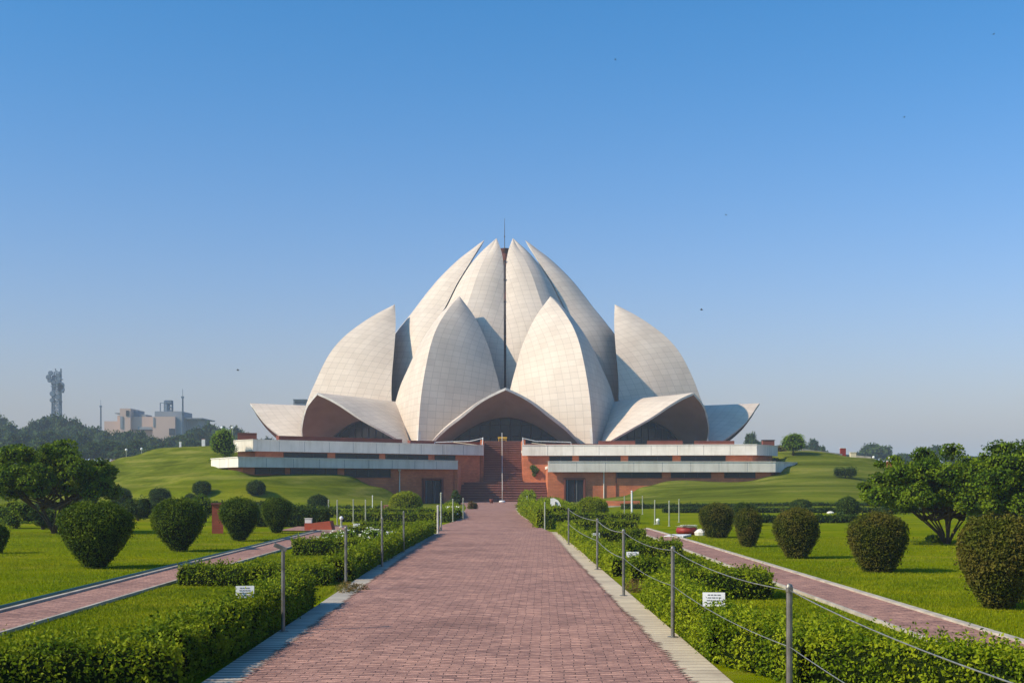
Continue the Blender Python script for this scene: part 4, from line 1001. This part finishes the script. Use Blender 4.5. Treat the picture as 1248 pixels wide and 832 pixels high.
for px, by, lb, cp_ in ((345, 775, 'nearest steel post on the left with a slanting top', 'slant'), (421.5, 722, 'second steel post on the left kerb beside the dry plant', 'ball'), (465.6, 693.4, 'third steel post on the left kerb', 'ball'), (492, 674.7, 'fourth steel post on the left kerb', 'ball')):
    post(px, by, lb, cap=cp_)
post(533.7, 652, 'pale thick post at the end of the left hedge', m='paintwhite', rad=.036, h=.95)
post(537.5, 648, 'thin green post just right of the pale thick post', m='paintpost', rad=.03, h=1.35)
def cable(a, b, za, zb, sag, label, r_=.006):
    mb = MB(); n = 12; pts = []
    for i in range(n + 1):
        t = i / n; pts.append((a[0] * (1 - t) + b[0] * t, a[1] * (1 - t) + b[1] * t - .03, za * (1 - t) + zb * t - sag * 4 * t * (1 - t)))
    mb.tube(pts, r_, 6); o = mb.build('steel_cable', M['cable'], smooth=True); tag(o, label, 'cable', 'cables strung along the right posts')
RP = [(2.04, 3.4)] + RP
post(0, 0, 'steel post beside the camera, outside the picture', Y=3.4, x=2.04)
nm = ['nearest span, leaving the picture at the bottom right', 'span between the first and second right post', 'span between the second and third right post', 'span between the third and fourth right post', 'span between the fourth and fifth right post']
for i in range(5):
    cable(RP[i], RP[i + 1], 1.01, 1.01, .06, 'upper cable, ' + nm[i], .0036 if i < 3 else .006); cable(RP[i], RP[i + 1], .62, .62, .05, 'lower cable, ' + nm[i], .0032 if i < 3 else .0055)
# thin posts of the cross paths farther off
fp = [(400.4, 636, 54, 'pale thin post, leftmost of the far left group'), (411, 641, 53, 'pale thin post beside the brick planter end'), (430.6, 638, 55, 'green thin post in the middle of the far left group'),
      (445.5, 640, 53.5, 'pale thin post right of the middle in the far left group'), (454, 622, 72, 'thin white post on the lawn before the left slope'), (465, 644, 50, 'dull thin post in front of the pink flowers'),
      (770, 631, 66, 'thick white post on the far right lawn'), (798, 641, 53, 'green thin post left of the white globe lamp'), (815.5, 645, 51, 'pale thin post right of the white globe lamp'),
      (827.5, 638, 56, 'thin post behind the red flower pot'), (783, 628, 70, 'short thin post far behind on the right lawn'), (761, 629, 68, 'thin post beside the low brick wall on the right'),
      (552, 640, 57, 'thin green post before the white blossoms'), (564.5, 634.5, 60, 'thin green post at the right end of blossoming hedge'), (642.5, 628, 70, 'pale thin post in the far right hedge'), (664, 648, 47, 'green thin post at the break of the right hedge')]
for px, by, Y, lb in fp:
    post(px, by, lb, Y=Y, h=(1.3 if px == 770 else 1.0), m='white' if px in (454, 770) else 'paintpost', rad=.045 if px == 770 else .025, group='thin posts of the far cross paths')

# ------------------------------------------------------------------ small white signs
def sign(px, cy_, wp, hp, Y, label, rz=0, tilt=12):
    x = gx(px, Y); zc = EYE + (VY - cy_) * Y / F; w_, h_ = wp * Y / F, hp * Y / F
    o = empty('plant_sign', (x, Y, 0), R(rz), label, 'sign', 'small white signs in the beds')
    rx = -R(tilt)
    mb = MB(); mb.box((0, 0, zc), (w_, .012, h_), 0, 0, rx); mb.build('plate', M['white'], o)
    mb = MB(); 
    for s_ in (-.38, .38): mb.tube([(s_ * w_, .02, 0), (s_ * w_, .02, zc)], .007, 6)
    mb.build('stake', M['steel'], o)
    fb = MB(); e = Vector((0, math.cos(rx), math.sin(rx))); up = Vector((0, -math.sin(rx), math.cos(rx))); f = -e * .008
    r2 = random.Random(int(px))
    for k in range(4):
        z_ = .32 - k * .2; ln = r2.uniform(.5, .72); q = Vector((0, 0, zc)) + up * (z_ * h_) + f
        seg = -ln / 2
        while seg < ln / 2:
            l_ = r2.uniform(.06, .15); fb.box((q.x + (seg + l_ / 2) * w_, q.y, q.z), (l_ * w_, .003, h_ * .07), 0, 0, rx); seg += l_ + .04
    fb.build('lettering', M['ink'], o)
    return o
sign(298.5, 721, 22, 15, 14.5, 'white lettered sign on the left lawn, nearest one on the left', rz=8)
sign(428, 672.5, 11, 9, 27.5, 'white sign just right of the second left steel post', rz=20)
sign(477, 650.5, 13, 8, 34.5, 'white tilted sign between the third and fourth left posts', rz=15, tilt=40)
sign(434.5, 640.5, 8, 5.5, 45, 'tiny white sign above the white flowers on the left')
sign(506, 639, 4.5, 6, 47.5, 'tiny upright white sign on the left, farthest from the camera')
sign(870, 730, 27, 17, 13.9, 'white lettered sign over the right hedge, nearest one on the right', rz=-6)
sign(771, 677.5, 15, 11, 24.6, 'square white lettered sign beside the third right post', rz=-3)
sign(726, 653.5, 10, 9, 34, 'white boxy sign beside the fourth right post')
# white notice board by the right hedge
o = empty('notice_board', (gx(678, 62), 62, 0), R(-10), 'white curved board on a dark stake among the right hedges', 'notice board')
mb = MB(); arc = [(-.28, 1.0), (-.28, .62), (-.02, .55), (.06, .1), (.2, .12), (.24, .5), (.2, .74), (.08, .92), (-.12, 1.02)]
vs = [(a, -.02, b) for a, b in arc] + [(a, .02, b) for a, b in arc]; k = len(arc)
mb.add(vs, [tuple(range(k)), tuple(range(2 * k - 1, k - 1, -1))] + [(i, k + i, k + (i + 1) % k, (i + 1) % k) for i in range(k)]); mb.build('board', M['white'], o)
mb = MB(); mb.tube([(-.02, -.06, 0), (-.02, -.06, .85)], .03, 6); mb.box((.08, -.06, .5), (.24, .02, .04)); mb.build('stake', M['frame'], o)

# ------------------------------------------------------------------ brickwork in the garden, lamps, pot
def brick_pillar(px0, px1, by, hp, Y, label):
    x = gx((px0 + px1) / 2, Y); w_ = (px1 - px0) * Y / F; h_ = hp * Y / F
    o = empty('brick_pillar', (x, Y, 0), R(12), label, 'pillar')
    mb = MB(); mb.prism([(-w_ * .5, -.2), (w_ * .5, -.2), (w_ * .5, .2), (-w_ * .5, .2)], -.1, h_ - .04); mb.build('brick_body', M['pedestal'], o)
    mb = MB(); mb.box((0, 0, h_), (w_ + .06, .46, .06)); mb.build('cap', M['brickdark'], o)
brick_pillar(258.5, 272, 648.6, 36, 45, 'tall red brick pillar left of third lawn bush')
o = empty('brick_pillar', (gx(376, 47.5), 47.5, 0), 0, 'short red brick pillar with a white box on top', 'pillar')
mb = MB(); mb.box((0, 0, .13), (.26, .26, .30)); mb.build('brick_body', M['pedestal'], o)
o = empty('electric_box', (gx(376, 47.5), 47.5, .285), 0, 'white box standing on the short red brick pillar', 'box')
mb = MB(); mb.box((0, 0, .08), (.24, .2, .155)); mb.build('case', M['white'], o); mb = MB(); mb.box((0, 0, .168), (.27, .23, .018)); mb.build('lid', M['concrete'], o)
o = empty('brick_planter', (gx(394, 47), 47, 0), R(-4), 'sloping red brick planter block beside the short pillar on the left', 'planter')
mb = MB(); mb.add([(-.36, -.3, 0), (.38, -.3, .06), (.38, .3, .06), (-.36, .3, 0), (-.38, -.3, .30), (.30, -.3, .38), (.30, .3, .38), (-.38, .3, .30)], [(3, 2, 1, 0), (4, 5, 6, 7), (0, 1, 5, 4), (1, 2, 6, 5), (2, 3, 7, 6), (3, 0, 4, 7)]); mb.build('brick_body', M['pedestal'], o)
mb = MB(); mb.box((.12, -.38, .03), (1.0, .2, .08), R(4)); mb.build('stone_foot', M['kerb_white'], o)
# low brick wall right of the right door
o = empty('brick_planter', (gx(757, 92), 92, 0), R(0), 'low red brick planter right of the right golden bush', 'planter')
mb = MB(); mb.box((0, 0, .1), (2.6, .5, .75)); mb.build('brick_body', M['brick'], o); mb = MB(); mb.box((.3, -.4, .0), (3.4, .5, .25)); mb.build('stone_foot', M['kerb_white'], o)
def globe_lamp(px, cy_, Y, rad, label, group, zb=None):
    x = gx(px, Y); zc = EYE + (VY - cy_) * Y / F; zb = hz(x, Y) if zb is None else zb
    o = empty('globe_lamp', (x, Y, zb), 0, label, 'lamp', group)
    mb = MB(); mb.lathe([(.02, -rad), (rad * .7, -rad * .7), (rad, 0), (rad * .7, rad * .7), (.001, rad)], (0, 0, zc - zb), 14); mb.build('globe', M['globe'], o, smooth=True)
    mb = MB(); mb.tube([(0, 0, -.05), (0, 0, zc - zb - rad)], .04, 8); mb.lathe([(.09, 0), (.09, .06), (.04, .1)], (0, 0, 0), 10); mb.build('pole', M['paintpost'], o)
globe_lamp(801.7, 633.8, 55, .085, 'white globe lamp on a short post on the right lawn', None, 0)
globe_lamp(416, 631, 50, .08, 'white globe lamp on a brown stand left of the flower beds', None, 0)
for px, cy_, Y, lb in ((154, 548, 138, 'white globe lamp on the left hill, leftmost one'), (172.6, 547, 137, 'white globe lamp on the left hill, second from the left'), (270.5, 521, 132, 'white globe lamp above the round left tree, left of the two'),
                       (283.5, 521, 131, 'white globe lamp above the round left tree, right of the two'), (1064.7, 557, 134, 'white globe lamp on the right ridge before the big dark tree'), (1084.5, 558, 133, 'white globe lamp above orange object by the right tree crown')):
    globe_lamp(px, cy_, Y, .15, lb, 'globe lamps on the banks')
# small things on the ridges
def small_box(name, px0, px1, y0, y1, Y, label, cat, m, capm=None):
    x = gx((px0 + px1) / 2, Y); w_ = (px1 - px0) * Y / F; z0 = min(EYE + (VY - y1) * Y / F, hz(x, Y)) - .1; z1 = EYE + (VY - y0) * Y / F
    o = empty(name, (x, Y, z0), 0, label, cat)
    mb = MB(); mb.box((0, 0, (z1 - z0) / 2), (w_, w_ * .6, z1 - z0)); mb.build('body', M[m], o); mb = MB(); mb.box((0, 0, z1 - z0 + .03), (w_ * 1.12, w_ * .7, .06)); mb.build('cap', M[capm or m], o)
small_box('red_hut', 1024, 1030.5, 546, 553, 134, 'small red box hut on the right ridge', 'hut', 'pot', 'white')
small_box('stone_kerb', 1036, 1043, 551.5, 555, 133, 'little orange block on the right ridge before the big dark tree', 'block', 'concrete_warm')
small_box('orange_box', 1081, 1090, 562, 567, 118, 'small orange box just above the spreading right tree', 'box', 'pedestal', 'white')
small_box('white_tent', 218.5, 221, 538.8, 541.5, 136, 'little white tent on the left hill, left of the parked carts', 'tent', 'white')
small_box('white_cart', 246, 250, 535, 537, 133, 'small white cart on the left hill near the podium', 'cart', 'white', 'brickdark')
small_box('brown_hut', 929, 943, 536.5, 543, 138, 'low brown hut with a dark roof behind the right end of the podium', 'hut', 'brickdark', 'frame')
# path edge on both ridges
for pts, lb in (([(gx(978, 133), 133), (gx(1036, 134), 134), (gx(1062, 134), 134)], 'pale low kerb wall along the right ridge'), ([(gx(135, 139), 139), (gx(157, 136), 136)], 'brown low kerb wall climbing the left hill')):
    mb = MB(); zz = [hz(*p) for p in pts]
    for (a, b, za, zb) in zip(pts[:-1], pts[1:], zz[:-1], zz[1:]):
        mb.add([(a[0], a[1], za - .3), (b[0], b[1], zb - .3), (b[0], b[1], zb + .22), (a[0], a[1], za + .22), (a[0], a[1] + .3, za - .3), (b[0], b[1] + .3, zb - .3), (b[0], b[1] + .3, zb + .22), (a[0], a[1] + .3, za + .22)],
               [(0, 1, 2, 3), (5, 4, 7, 6), (3, 2, 6, 7), (4, 0, 3, 7), (1, 5, 6, 2), (4, 5, 1, 0)])
    tag(mb.build('kerb_wall', M['kerb_white'] if pts[0][0] > 0 else M['brickdark']), lb, 'low wall')
# red flower pot on the right lawn
o = empty('flower_pot', (gx(837, 44), 44, 0), 0, 'round red pot with white flowers beside the right side path', 'flower pot')
mb = MB(); mb.lathe([(.01, .0), (.28, .0), (.36, .10), (.37, .2), (.32, .30), (.28, .30), (.27, .22), (.01, .22)], (0, 0, 0), 22); mb.build('bowl', M['pot'], o, smooth=True); o.scale = (1, 1, .82)
mb = MB()
for i in range(130):
    a = random.uniform(0, 6.28); q = random.uniform(0, .33); c = Vector((math.cos(a) * q, math.sin(a) * q, .27 + random.uniform(0, .12)))
    for k in range(4):
        b = k * 1.57 + i; tt = Vector((math.cos(b), math.sin(b), .3)); qq = tt.cross(Vector((0, 0, 1))).normalized(); mb.add([c, c + tt * .04 + qq * .03, c + tt * .08, c + tt * .04 - qq * .03], [(0, 1, 2, 3)])
mb.build('blossoms', M['petal_white'], o)
o = MB(); o.box((0, 0, .02), (.62, 1.5, .06), 0); o = o.build('stone_slab', M['white']); o.location = (gx(826, 42.2), 42.2, 0.01); o.rotation_euler = (0, 0, R(-18)); tag(o, 'white flat slab linking the side path to the red pot', 'slab')
mb = MB(); mb.lathe([(.01, 0), (.2, 0), (.22, .1), (.1, .2), (.01, .22)], (0, 0, 0), 9); o = mb.build('pale_rock', M['concrete'], smooth=False); o.location = (gx(854, 43.5), 43.5, 0); tag(o, 'pale rock between the red pot and the brown bush', 'rock')
mb = MB(); mb.lathe([(.01, 0), (.32, 0), (.36, .16), (.2, .3), (.01, .34)], (0, 0, 0), 9); o = mb.build('white_rock', M['concrete']); o.location = (gx(1012, 74), 74, 0); o.scale = (.6, .5, .4); tag(o, 'pinkish white rock left of the round bush by the right hedge rows', 'rock')

# ------------------------------------------------------------------ far city: buildings, tower, masts, trees
def slab(root, name, m, px0, px1, y0, y1, Y, depth=14, dz=0):
    x0, x1 = gx(px0, Y), gx(px1, Y); z1 = EYE + (VY - y0) * Y / F; z0 = EYE + (VY - y1) * Y / F
    mb = MB(); mb.box(((x0 + x1) / 2 - root.location.x, Y + depth / 2 - root.location.y, (z0 + z1) / 2 - root.location.z), (x1 - x0, depth, z1 - z0)); return mb.build(name, M[m], root)
YB = 470
o = empty('institute_building', (gx(190, YB), YB, 4), 0, 'distant stepped pinkish concrete building with a grey roof storey', 'building')
for nm_, m_, a, b, c, d, dy, dp in [('wall', 'far_concrete', 127, 146, 513, 560, 6, 20), ('wall', 'far_concrete', 143, 147.5, 506, 520, 8, 14), ('stair_tower', 'far_concrete', 146, 159, 497.5, 560, 0, 12), ('wall', 'far_concrete', 158.8, 188, 507.5, 523, 1.5, 24),
                                 ('wall', 'far_concrete', 160, 186, 524, 560, 4, 20), ('wall', 'far_concrete', 186, 213.5, 507.5, 560, -2, 26), ('wall', 'far_grey', 213.3, 223, 507.3, 560, -1, 24), ('wall', 'far_grey', 222.8, 241, 510, 560, 5, 20),
                                 ('roof_storey', 'far_grey', 188.5, 221.5, 501, 507.4, 2, 16), ('roof_storey', 'far_grey', 159.2, 167, 499.5, 507.4, 4, 10), ('roof_slab', 'far_grey', 223, 246, 509, 510.2, 1, 22), ('roof_slab', 'far_grey', 140, 147, 502.8, 504, 6, 12), ('parapet', 'far_grey', 170, 178, 505, 507.4, 4, 8)]:
    slab(o, nm_, m_, a, b, c, d, YB + dy, dp)
slab(o, 'window', 'glass', 153.5, 156.8, 500, 507, YB - .2, 1); slab(o, 'window', 'far_grey', 146.5, 149.5, 507, 522, YB - .25, 1); slab(o, 'window', 'far_grey', 186.5, 188.2, 508.5, 520, YB - 2.2, 1)
slab(o, 'window', 'far_grey', 168, 185, 520, 523, YB + 1.2, 1); slab(o, 'window', 'glass', 206, 213, 522, 530, YB - 2.3, 1)
mb = MB()   # rooftop water tank on legs
sx = lambda px: gx(px, YB) - o.location.x
zz = lambda py: EYE + (VY - py) * YB / F - 4
for px in (195.5, 200, 205):
    mb.tube([(sx(px), 6, zz(501)), (sx(px), 6, zz(487))], .35, 6)
for py in (499, 495, 491): mb.box((sx(200.2), 6, zz(py)), (sx(205.5) - sx(195), 1.6, .35))
mb.box((sx(200.5), 6, zz(488.3)), (sx(205) - sx(197), 2.4, 1.1)); mb.tube([(sx(190), 6, zz(501)), (sx(190), 6, zz(489.5))], .2, 5); mb.box((sx(193), 6, zz(489.6)), (1.8, .2, .2))
mb.tube([(sx(199), 6, zz(500)), (sx(199), 6, zz(490))], 1.0, 10)
mb.build('water_tank_frame', M['far_metal'], o)
def mast(px, y0, y1, Y, label):
    z1 = EYE + (VY - y0) * Y / F; z0 = EYE + (VY - y1) * Y / F; h = z1 - z0; e = empty('radio_mast', (gx(px, Y), Y, z0), 0, label, 'mast')
    mb = MB()
    for a in (0, 2.1, 4.2): mb.tube([(.45 * math.cos(a), .45 * math.sin(a), 0), (.15 * math.cos(a), .15 * math.sin(a), h * .85)], .12, 4)
    n = 12
    for i in range(n): q = .45 - .3 * i / n; z = h * .85 * i / n; mb.box((0, 0, z), (q * 1.9, q * 1.9, .12)); 
    mb.tube([(0, 0, h * .84), (0, 0, h)], .08, 4); mb.box((0, 0, h * .86), (.9, .5, .7)); mb.build('lattice', M['far_metal'], e)
mast(222.6, 474, 545, 455, 'thin radio mast right of the distant building')
mast(122.8, 487, 545, 520, 'thin radio mast left of the distant building')
# telecom tower
YT = 520; o = empty('telecom_tower', (gx(69, YT), YT, 4), 0, 'distant steel lattice telecom tower crowded with antennas', 'telecom tower')
def tz(py): return EYE + (VY - py) * YT / F - 4
mb = MB(); hw = lambda z: 1.75 - .55 * min(1, z / tz(452))
Ht = tz(458); lv = np.linspace(0, Ht, 17)
for sx_ in (-1, 1):
    for sy_ in (-1, 1): mb.tube([(sx_ * hw(0), sy_ * hw(0), 0), (sx_ * hw(Ht), sy_ * hw(Ht), Ht)], .30, 5)
for a, b in zip(lv[:-1], lv[1:]):
    for sx_, sy_, tx, ty in ((-1, -1, 1, -1), (1, -1, 1, 1), (1, 1, -1, 1), (-1, 1, -1, -1)):
        mb.tube([(sx_ * hw(a), sy_ * hw(a), a), (tx * hw(b), ty * hw(b), b)], .15, 4); mb.tube([(tx * hw(a), ty * hw(a), a), (sx_ * hw(b), sy_ * hw(b), b)], .15, 4)
        mb.tube([(sx_ * hw(b), sy_ * hw(b), b), (tx * hw(b), ty * hw(b), b)], .18, 4)
mb.build('lattice', M['far_metal'], o)
r3 = random.Random(4)
for i in range(14):
    py = [455, 457, 460, 462, 464, 467, 470, 472, 475, 477, 480, 484, 488, 466][i]; sx_ = [-1.8, 1.3, -2.6, 1.6, -2.2, 1.4, 2.3, 2.3, 2.5, 1.8, -1.0, 1.2, -1.2, -.4][i]
    mb = MB(); rr = r3.uniform(.8, 1.5); q = tz(py); mb.tube([(sx_, -1.6, q), (sx_, -2.3, q)], [rr, rr * .9], 12); mb.tube([(sx_ * .5, -1.2, q), (sx_, -1.6, q)], .15, 4); mb.build('dish_antenna', M['far_metal'], o)
for i in range(8):
    mb = MB(); py = 453 + i * 3.1; sx_ = r3.choice((-2.4, 2.2, -1.4, 1.6)); mb.box((sx_, -1.4 * r3.choice((1, -1)), tz(py)), (.5, .35, 2.4)); mb.tube([(sx_, 0, tz(py)), (0, 0, tz(py))], .12, 4); mb.build('panel_antenna', M['far_metal'], o)
mb = MB(); mb.tube([(0, 0, tz(460)), (-.5, 0, tz(449))], .22, 5); mb.tube([(1.2, 0, tz(460)), (1.3, 0, tz(452.5))], .15, 5); mb.tube([(-.5, 0, tz(451)), (1.3, 0, tz(454))], .12, 4); mb.build('aerial', M['far_metal'], o)
for py, hwid in ((462, 1.9), (471, 2.0), (489, 1.7)):
    mb = MB(); mb.box((0.2, 0, tz(py)), (hwid * 2, hwid * 1.6, .35)); mb.build('platform', M['far_metal'], o)
YC = 420; o = empty('office_block', (gx(365, YC), YC, 3), 0, 'blue grey box shaped block just showing left of the temple', 'building')
slab(o, 'wall', 'far_grey', 357.5, 373, 487, 560, YC, 10); slab(o, 'roof_slab', 'far_metal', 357, 373.6, 486.3, 487.1, YC - .5, 11)
slab(o, 'window', 'glass', 359, 372, 489, 491, YC - .2, 1); slab(o, 'window', 'glass', 359, 372, 493.5, 495.5, YC - .2, 1)

# far trees: a few unique crowns, copied
protos = []
def far_proto(seed, flat=1.0, m='fartree', n=2600):
    r_ = random.Random(seed); cl = []
    for i in range(20):
        a = r_.uniform(0, 6.28); q = math.sqrt(r_.uniform(0, 1)); cl.append((math.cos(a) * q * 5.2, math.sin(a) * q * 5.2, 6.0 + (math.sqrt(max(0, 1 - q * q)) * r_.uniform(.2, 1) * 4.5 - .6) * flat, r_.uniform(1.7, 2.9), r_.uniform(1.1, 1.9)))
    limbs = [[(0, 0, -2), (.3, 0, 2), (.1, .2, 5)], [(.1, 0, 2), (1.8, .5, 4.5), (2.8, .6, 6.2)], [(.1, 0, 2), (-1.7, -.5, 4.4), (-2.9, -.8, 6.0)]]
    return cl, limbs, n, m
first = {}
def place_far(kind, px, top, Y, wpx, label, group, m='fartree', zb=None, flat=1.0, sx_=1.0):
    x = gx(px, Y); zt = EYE + (VY - top) * Y / F; z = (4.0 if Y > 300 else hz(x, Y)) if zb is None else zb
    s = wpx * Y / F / 13.0; sv = (zt - z) / 11.3
    rz = random.uniform(0, 6.28)
    if kind not in first:
        cl, limbs, n, mm = far_proto(kind, flat, m); first[kind] = tree_obj('far_tree', (0, 0, 0), label, 'tree', cl, n, .8, mm, limbs, .38, group=group, corek=.75)
        o = first[kind]; o.location = (x, Y, z); o.scale = (s, s, sv); o.rotation_euler = (0, 0, rz); o['label'] = label
    else: dup(first[kind], (x, Y, z), rz, (s, s, sv), label, group)
G1 = 'hazy trees beyond the left hill'; L1 = 'hazy grey green tree in the distant belt beyond the left hill'
for i, (px, top, Y, wp) in enumerate([(-5, 516, 330, 60), (15, 512, 340, 52), (32, 515, 350, 44), (50, 506, 360, 46), (68, 500, 372, 52), (82, 503, 360, 48), (98, 510, 345, 44), (112, 517, 335, 42), (128, 521, 330, 40), (143, 522, 325, 38),
        (158, 520, 322, 40), (172, 523, 318, 38), (186, 529, 300, 36), (200, 530, 300, 36), (214, 527, 300, 34), (228, 524, 300, 36), (243, 517, 310, 40), (258, 512, 330, 42), (272, 515, 330, 40), (288, 517, 320, 36), (300, 523, 310, 34),
        (24, 524, 280, 50), (60, 520, 290, 52), (95, 526, 270, 48), (130, 533, 250, 44), (165, 534, 250, 44), (-20, 530, 270, 52), (45, 532, 260, 46), (80, 534, 250, 44), (112, 536, 245, 40), (200, 537, 245, 38), (235, 533, 250, 40), (0, 540, 230, 50), (150, 541, 235, 36), (185, 541, 230, 36), (30, 541, 235, 44)]):
    place_far(1 + i % 4, px, top, Y, wp, L1, G1)
place_far(1, 318, 533, 230, 22, 'dark green tree peeping between left podium end and low side petal', None); place_far(2, 328, 530, 300, 24, 'bluish tree just left of the low side petal', None)
place_far(3, -6, 492, 400, 34, 'tall tree cut off by the left picture edge, darkest on the skyline', None)
place_far(5, 1064, 537, 330, 52, 'big dark dome shaped tree alone on the right ridge', None, flat=.9)
place_far(4, 992, 533, 300, 26, 'pale hazy tree right of the small round right tree', None); place_far(2, 916, 524, 260, 24, 'hazy tree just right of the temple', None)
place_far(1, 930, 536, 240, 30, 'low hazy tree behind the right end of the podium', None); place_far(3, 1100, 550, 300, 40, 'low bluish tree right of the big dome tree', None); place_far(4, 1140, 541, 330, 34, 'hazy tree rising over the spreading right tree', None)
place_far(2, 1004, 541, 280, 14, 'small hazy tree beside the pale one on the right ridge', None)
for i, (px, top, Y, wp) in enumerate([(1165, 552, 320, 40), (1190, 554, 310, 40), (1220, 551, 320, 44), (1250, 553, 315, 44), (1120, 556, 290, 40)]):
    place_far(1 + i % 4, px, top, Y, wp, 'low hazy tree in the distant line behind the right garden trees', 'hazy trees beyond the right garden')

# birds
def bird(px, py, Y, s, label):
    p = P(px, py, Y); o = empty('bird', p, R(random.uniform(-40, 40)), label, 'bird', 'birds in the sky')
    mb = MB(); mb.lathe([(.001, -.22), (.06, -.1), (.07, .05), (.03, .18), (.001, .24)], (0, 0, 0), 8)
    mb.v = [(z_, y_, x_) for x_, y_, z_ in mb.v]; b = mb.build('body', M['bird'], o, smooth=True); b.scale = (s, s, s)
    for sg in (-1, 1):
        mb = MB(); mb.add([(.08, 0, .02), (-.1, 0, .02), (-.12, sg * .3, .14), (.02, sg * .34, .14), (-.08, sg * .62, .06)], [(0, 1, 2, 3), (3, 2, 4)]); mb.add([(.08, 0, .0), (-.1, 0, .0), (-.12, sg * .3, .125), (.02, sg * .34, .125), (-.08, sg * .62, .05)], [(3, 2, 1, 0), (4, 2, 3)])
        w_ = mb.build('wing', M['bird'], o); w_.scale = (s, s, s)
for px, py, lb in ((290, 451, 'small bird low in the sky left of the temple'), (855, 377.5, 'small bird right of the tall right outer petal'), (750, 73, 'tiny bird high above the temple right of centre'), (1102, 143, 'tiny bird in the upper right sky'), (885, 262, 'tiny bird above the right petals'), (1211, 42, 'tiny bird near the upper right corner')):
    bird(px, py, 120, .65 if py > 300 else .42, lb)

# ------------------------------------------------------------------ grass blades near the camera
def grass(name, regions):
    Vs = []; tot = 0
    for x0, x1, y0, y1, dens, hgt in regions:
        n = int((x1 - x0) * (y1 - y0) * dens); x = rng.uniform(x0, x1, n); y = rng.uniform(y0, y1, n)
        c = .5 + .5 * np.sin(x * 1.7 + np.sin(y * .9) * 2) * np.sin(y * 1.3 + x * .4)
        h = hgt * .62 * rng.uniform(.5, 1.3, n) * (.75 + .5 * c); w_ = hgt * .12; a = rng.uniform(0, 6.28, n); ln = rng.normal(0, .35, (n, 2)) * h[:, None]
        dx, dy = np.cos(a) * w_, np.sin(a) * w_
        v = np.stack([np.stack([x - dx, y - dy, np.zeros(n)], 1), np.stack([x + dx, y + dy, np.zeros(n)], 1), np.stack([x + ln[:, 0], y + ln[:, 1], h], 1)], 1)
        Vs.append(v.reshape(-1, 3))
    V = np.vstack(Vs); o = quads_mesh(name, V, np.arange(len(V)).reshape(-1, 3), M['blade'], k=3); tag(o, kind='stuff'); return o
grass('lawn_grass_blades', [(-5.68, -2.7, 11.2, 22, 1500, .055), (2.5, 4.65, 10.5, 22, 1700, .055), (2.5, 4.65, 22, 30, 900, .06), (-5.6, -2.7, 22, 32, 800, .06), (5.75, 9.6, 13.5, 27, 900, .05),
                            (-14, -6.9, 16, 30, 420, .05), (9.6, 14, 17, 28, 450, .05), (-4.9, -2.6, 32, 46, 400, .08), (2.3, 4.7, 30, 46, 450, .08), (5.7, 18, 27, 42, 170, .06), (-19, -6.7, 30, 46, 160, .06)])
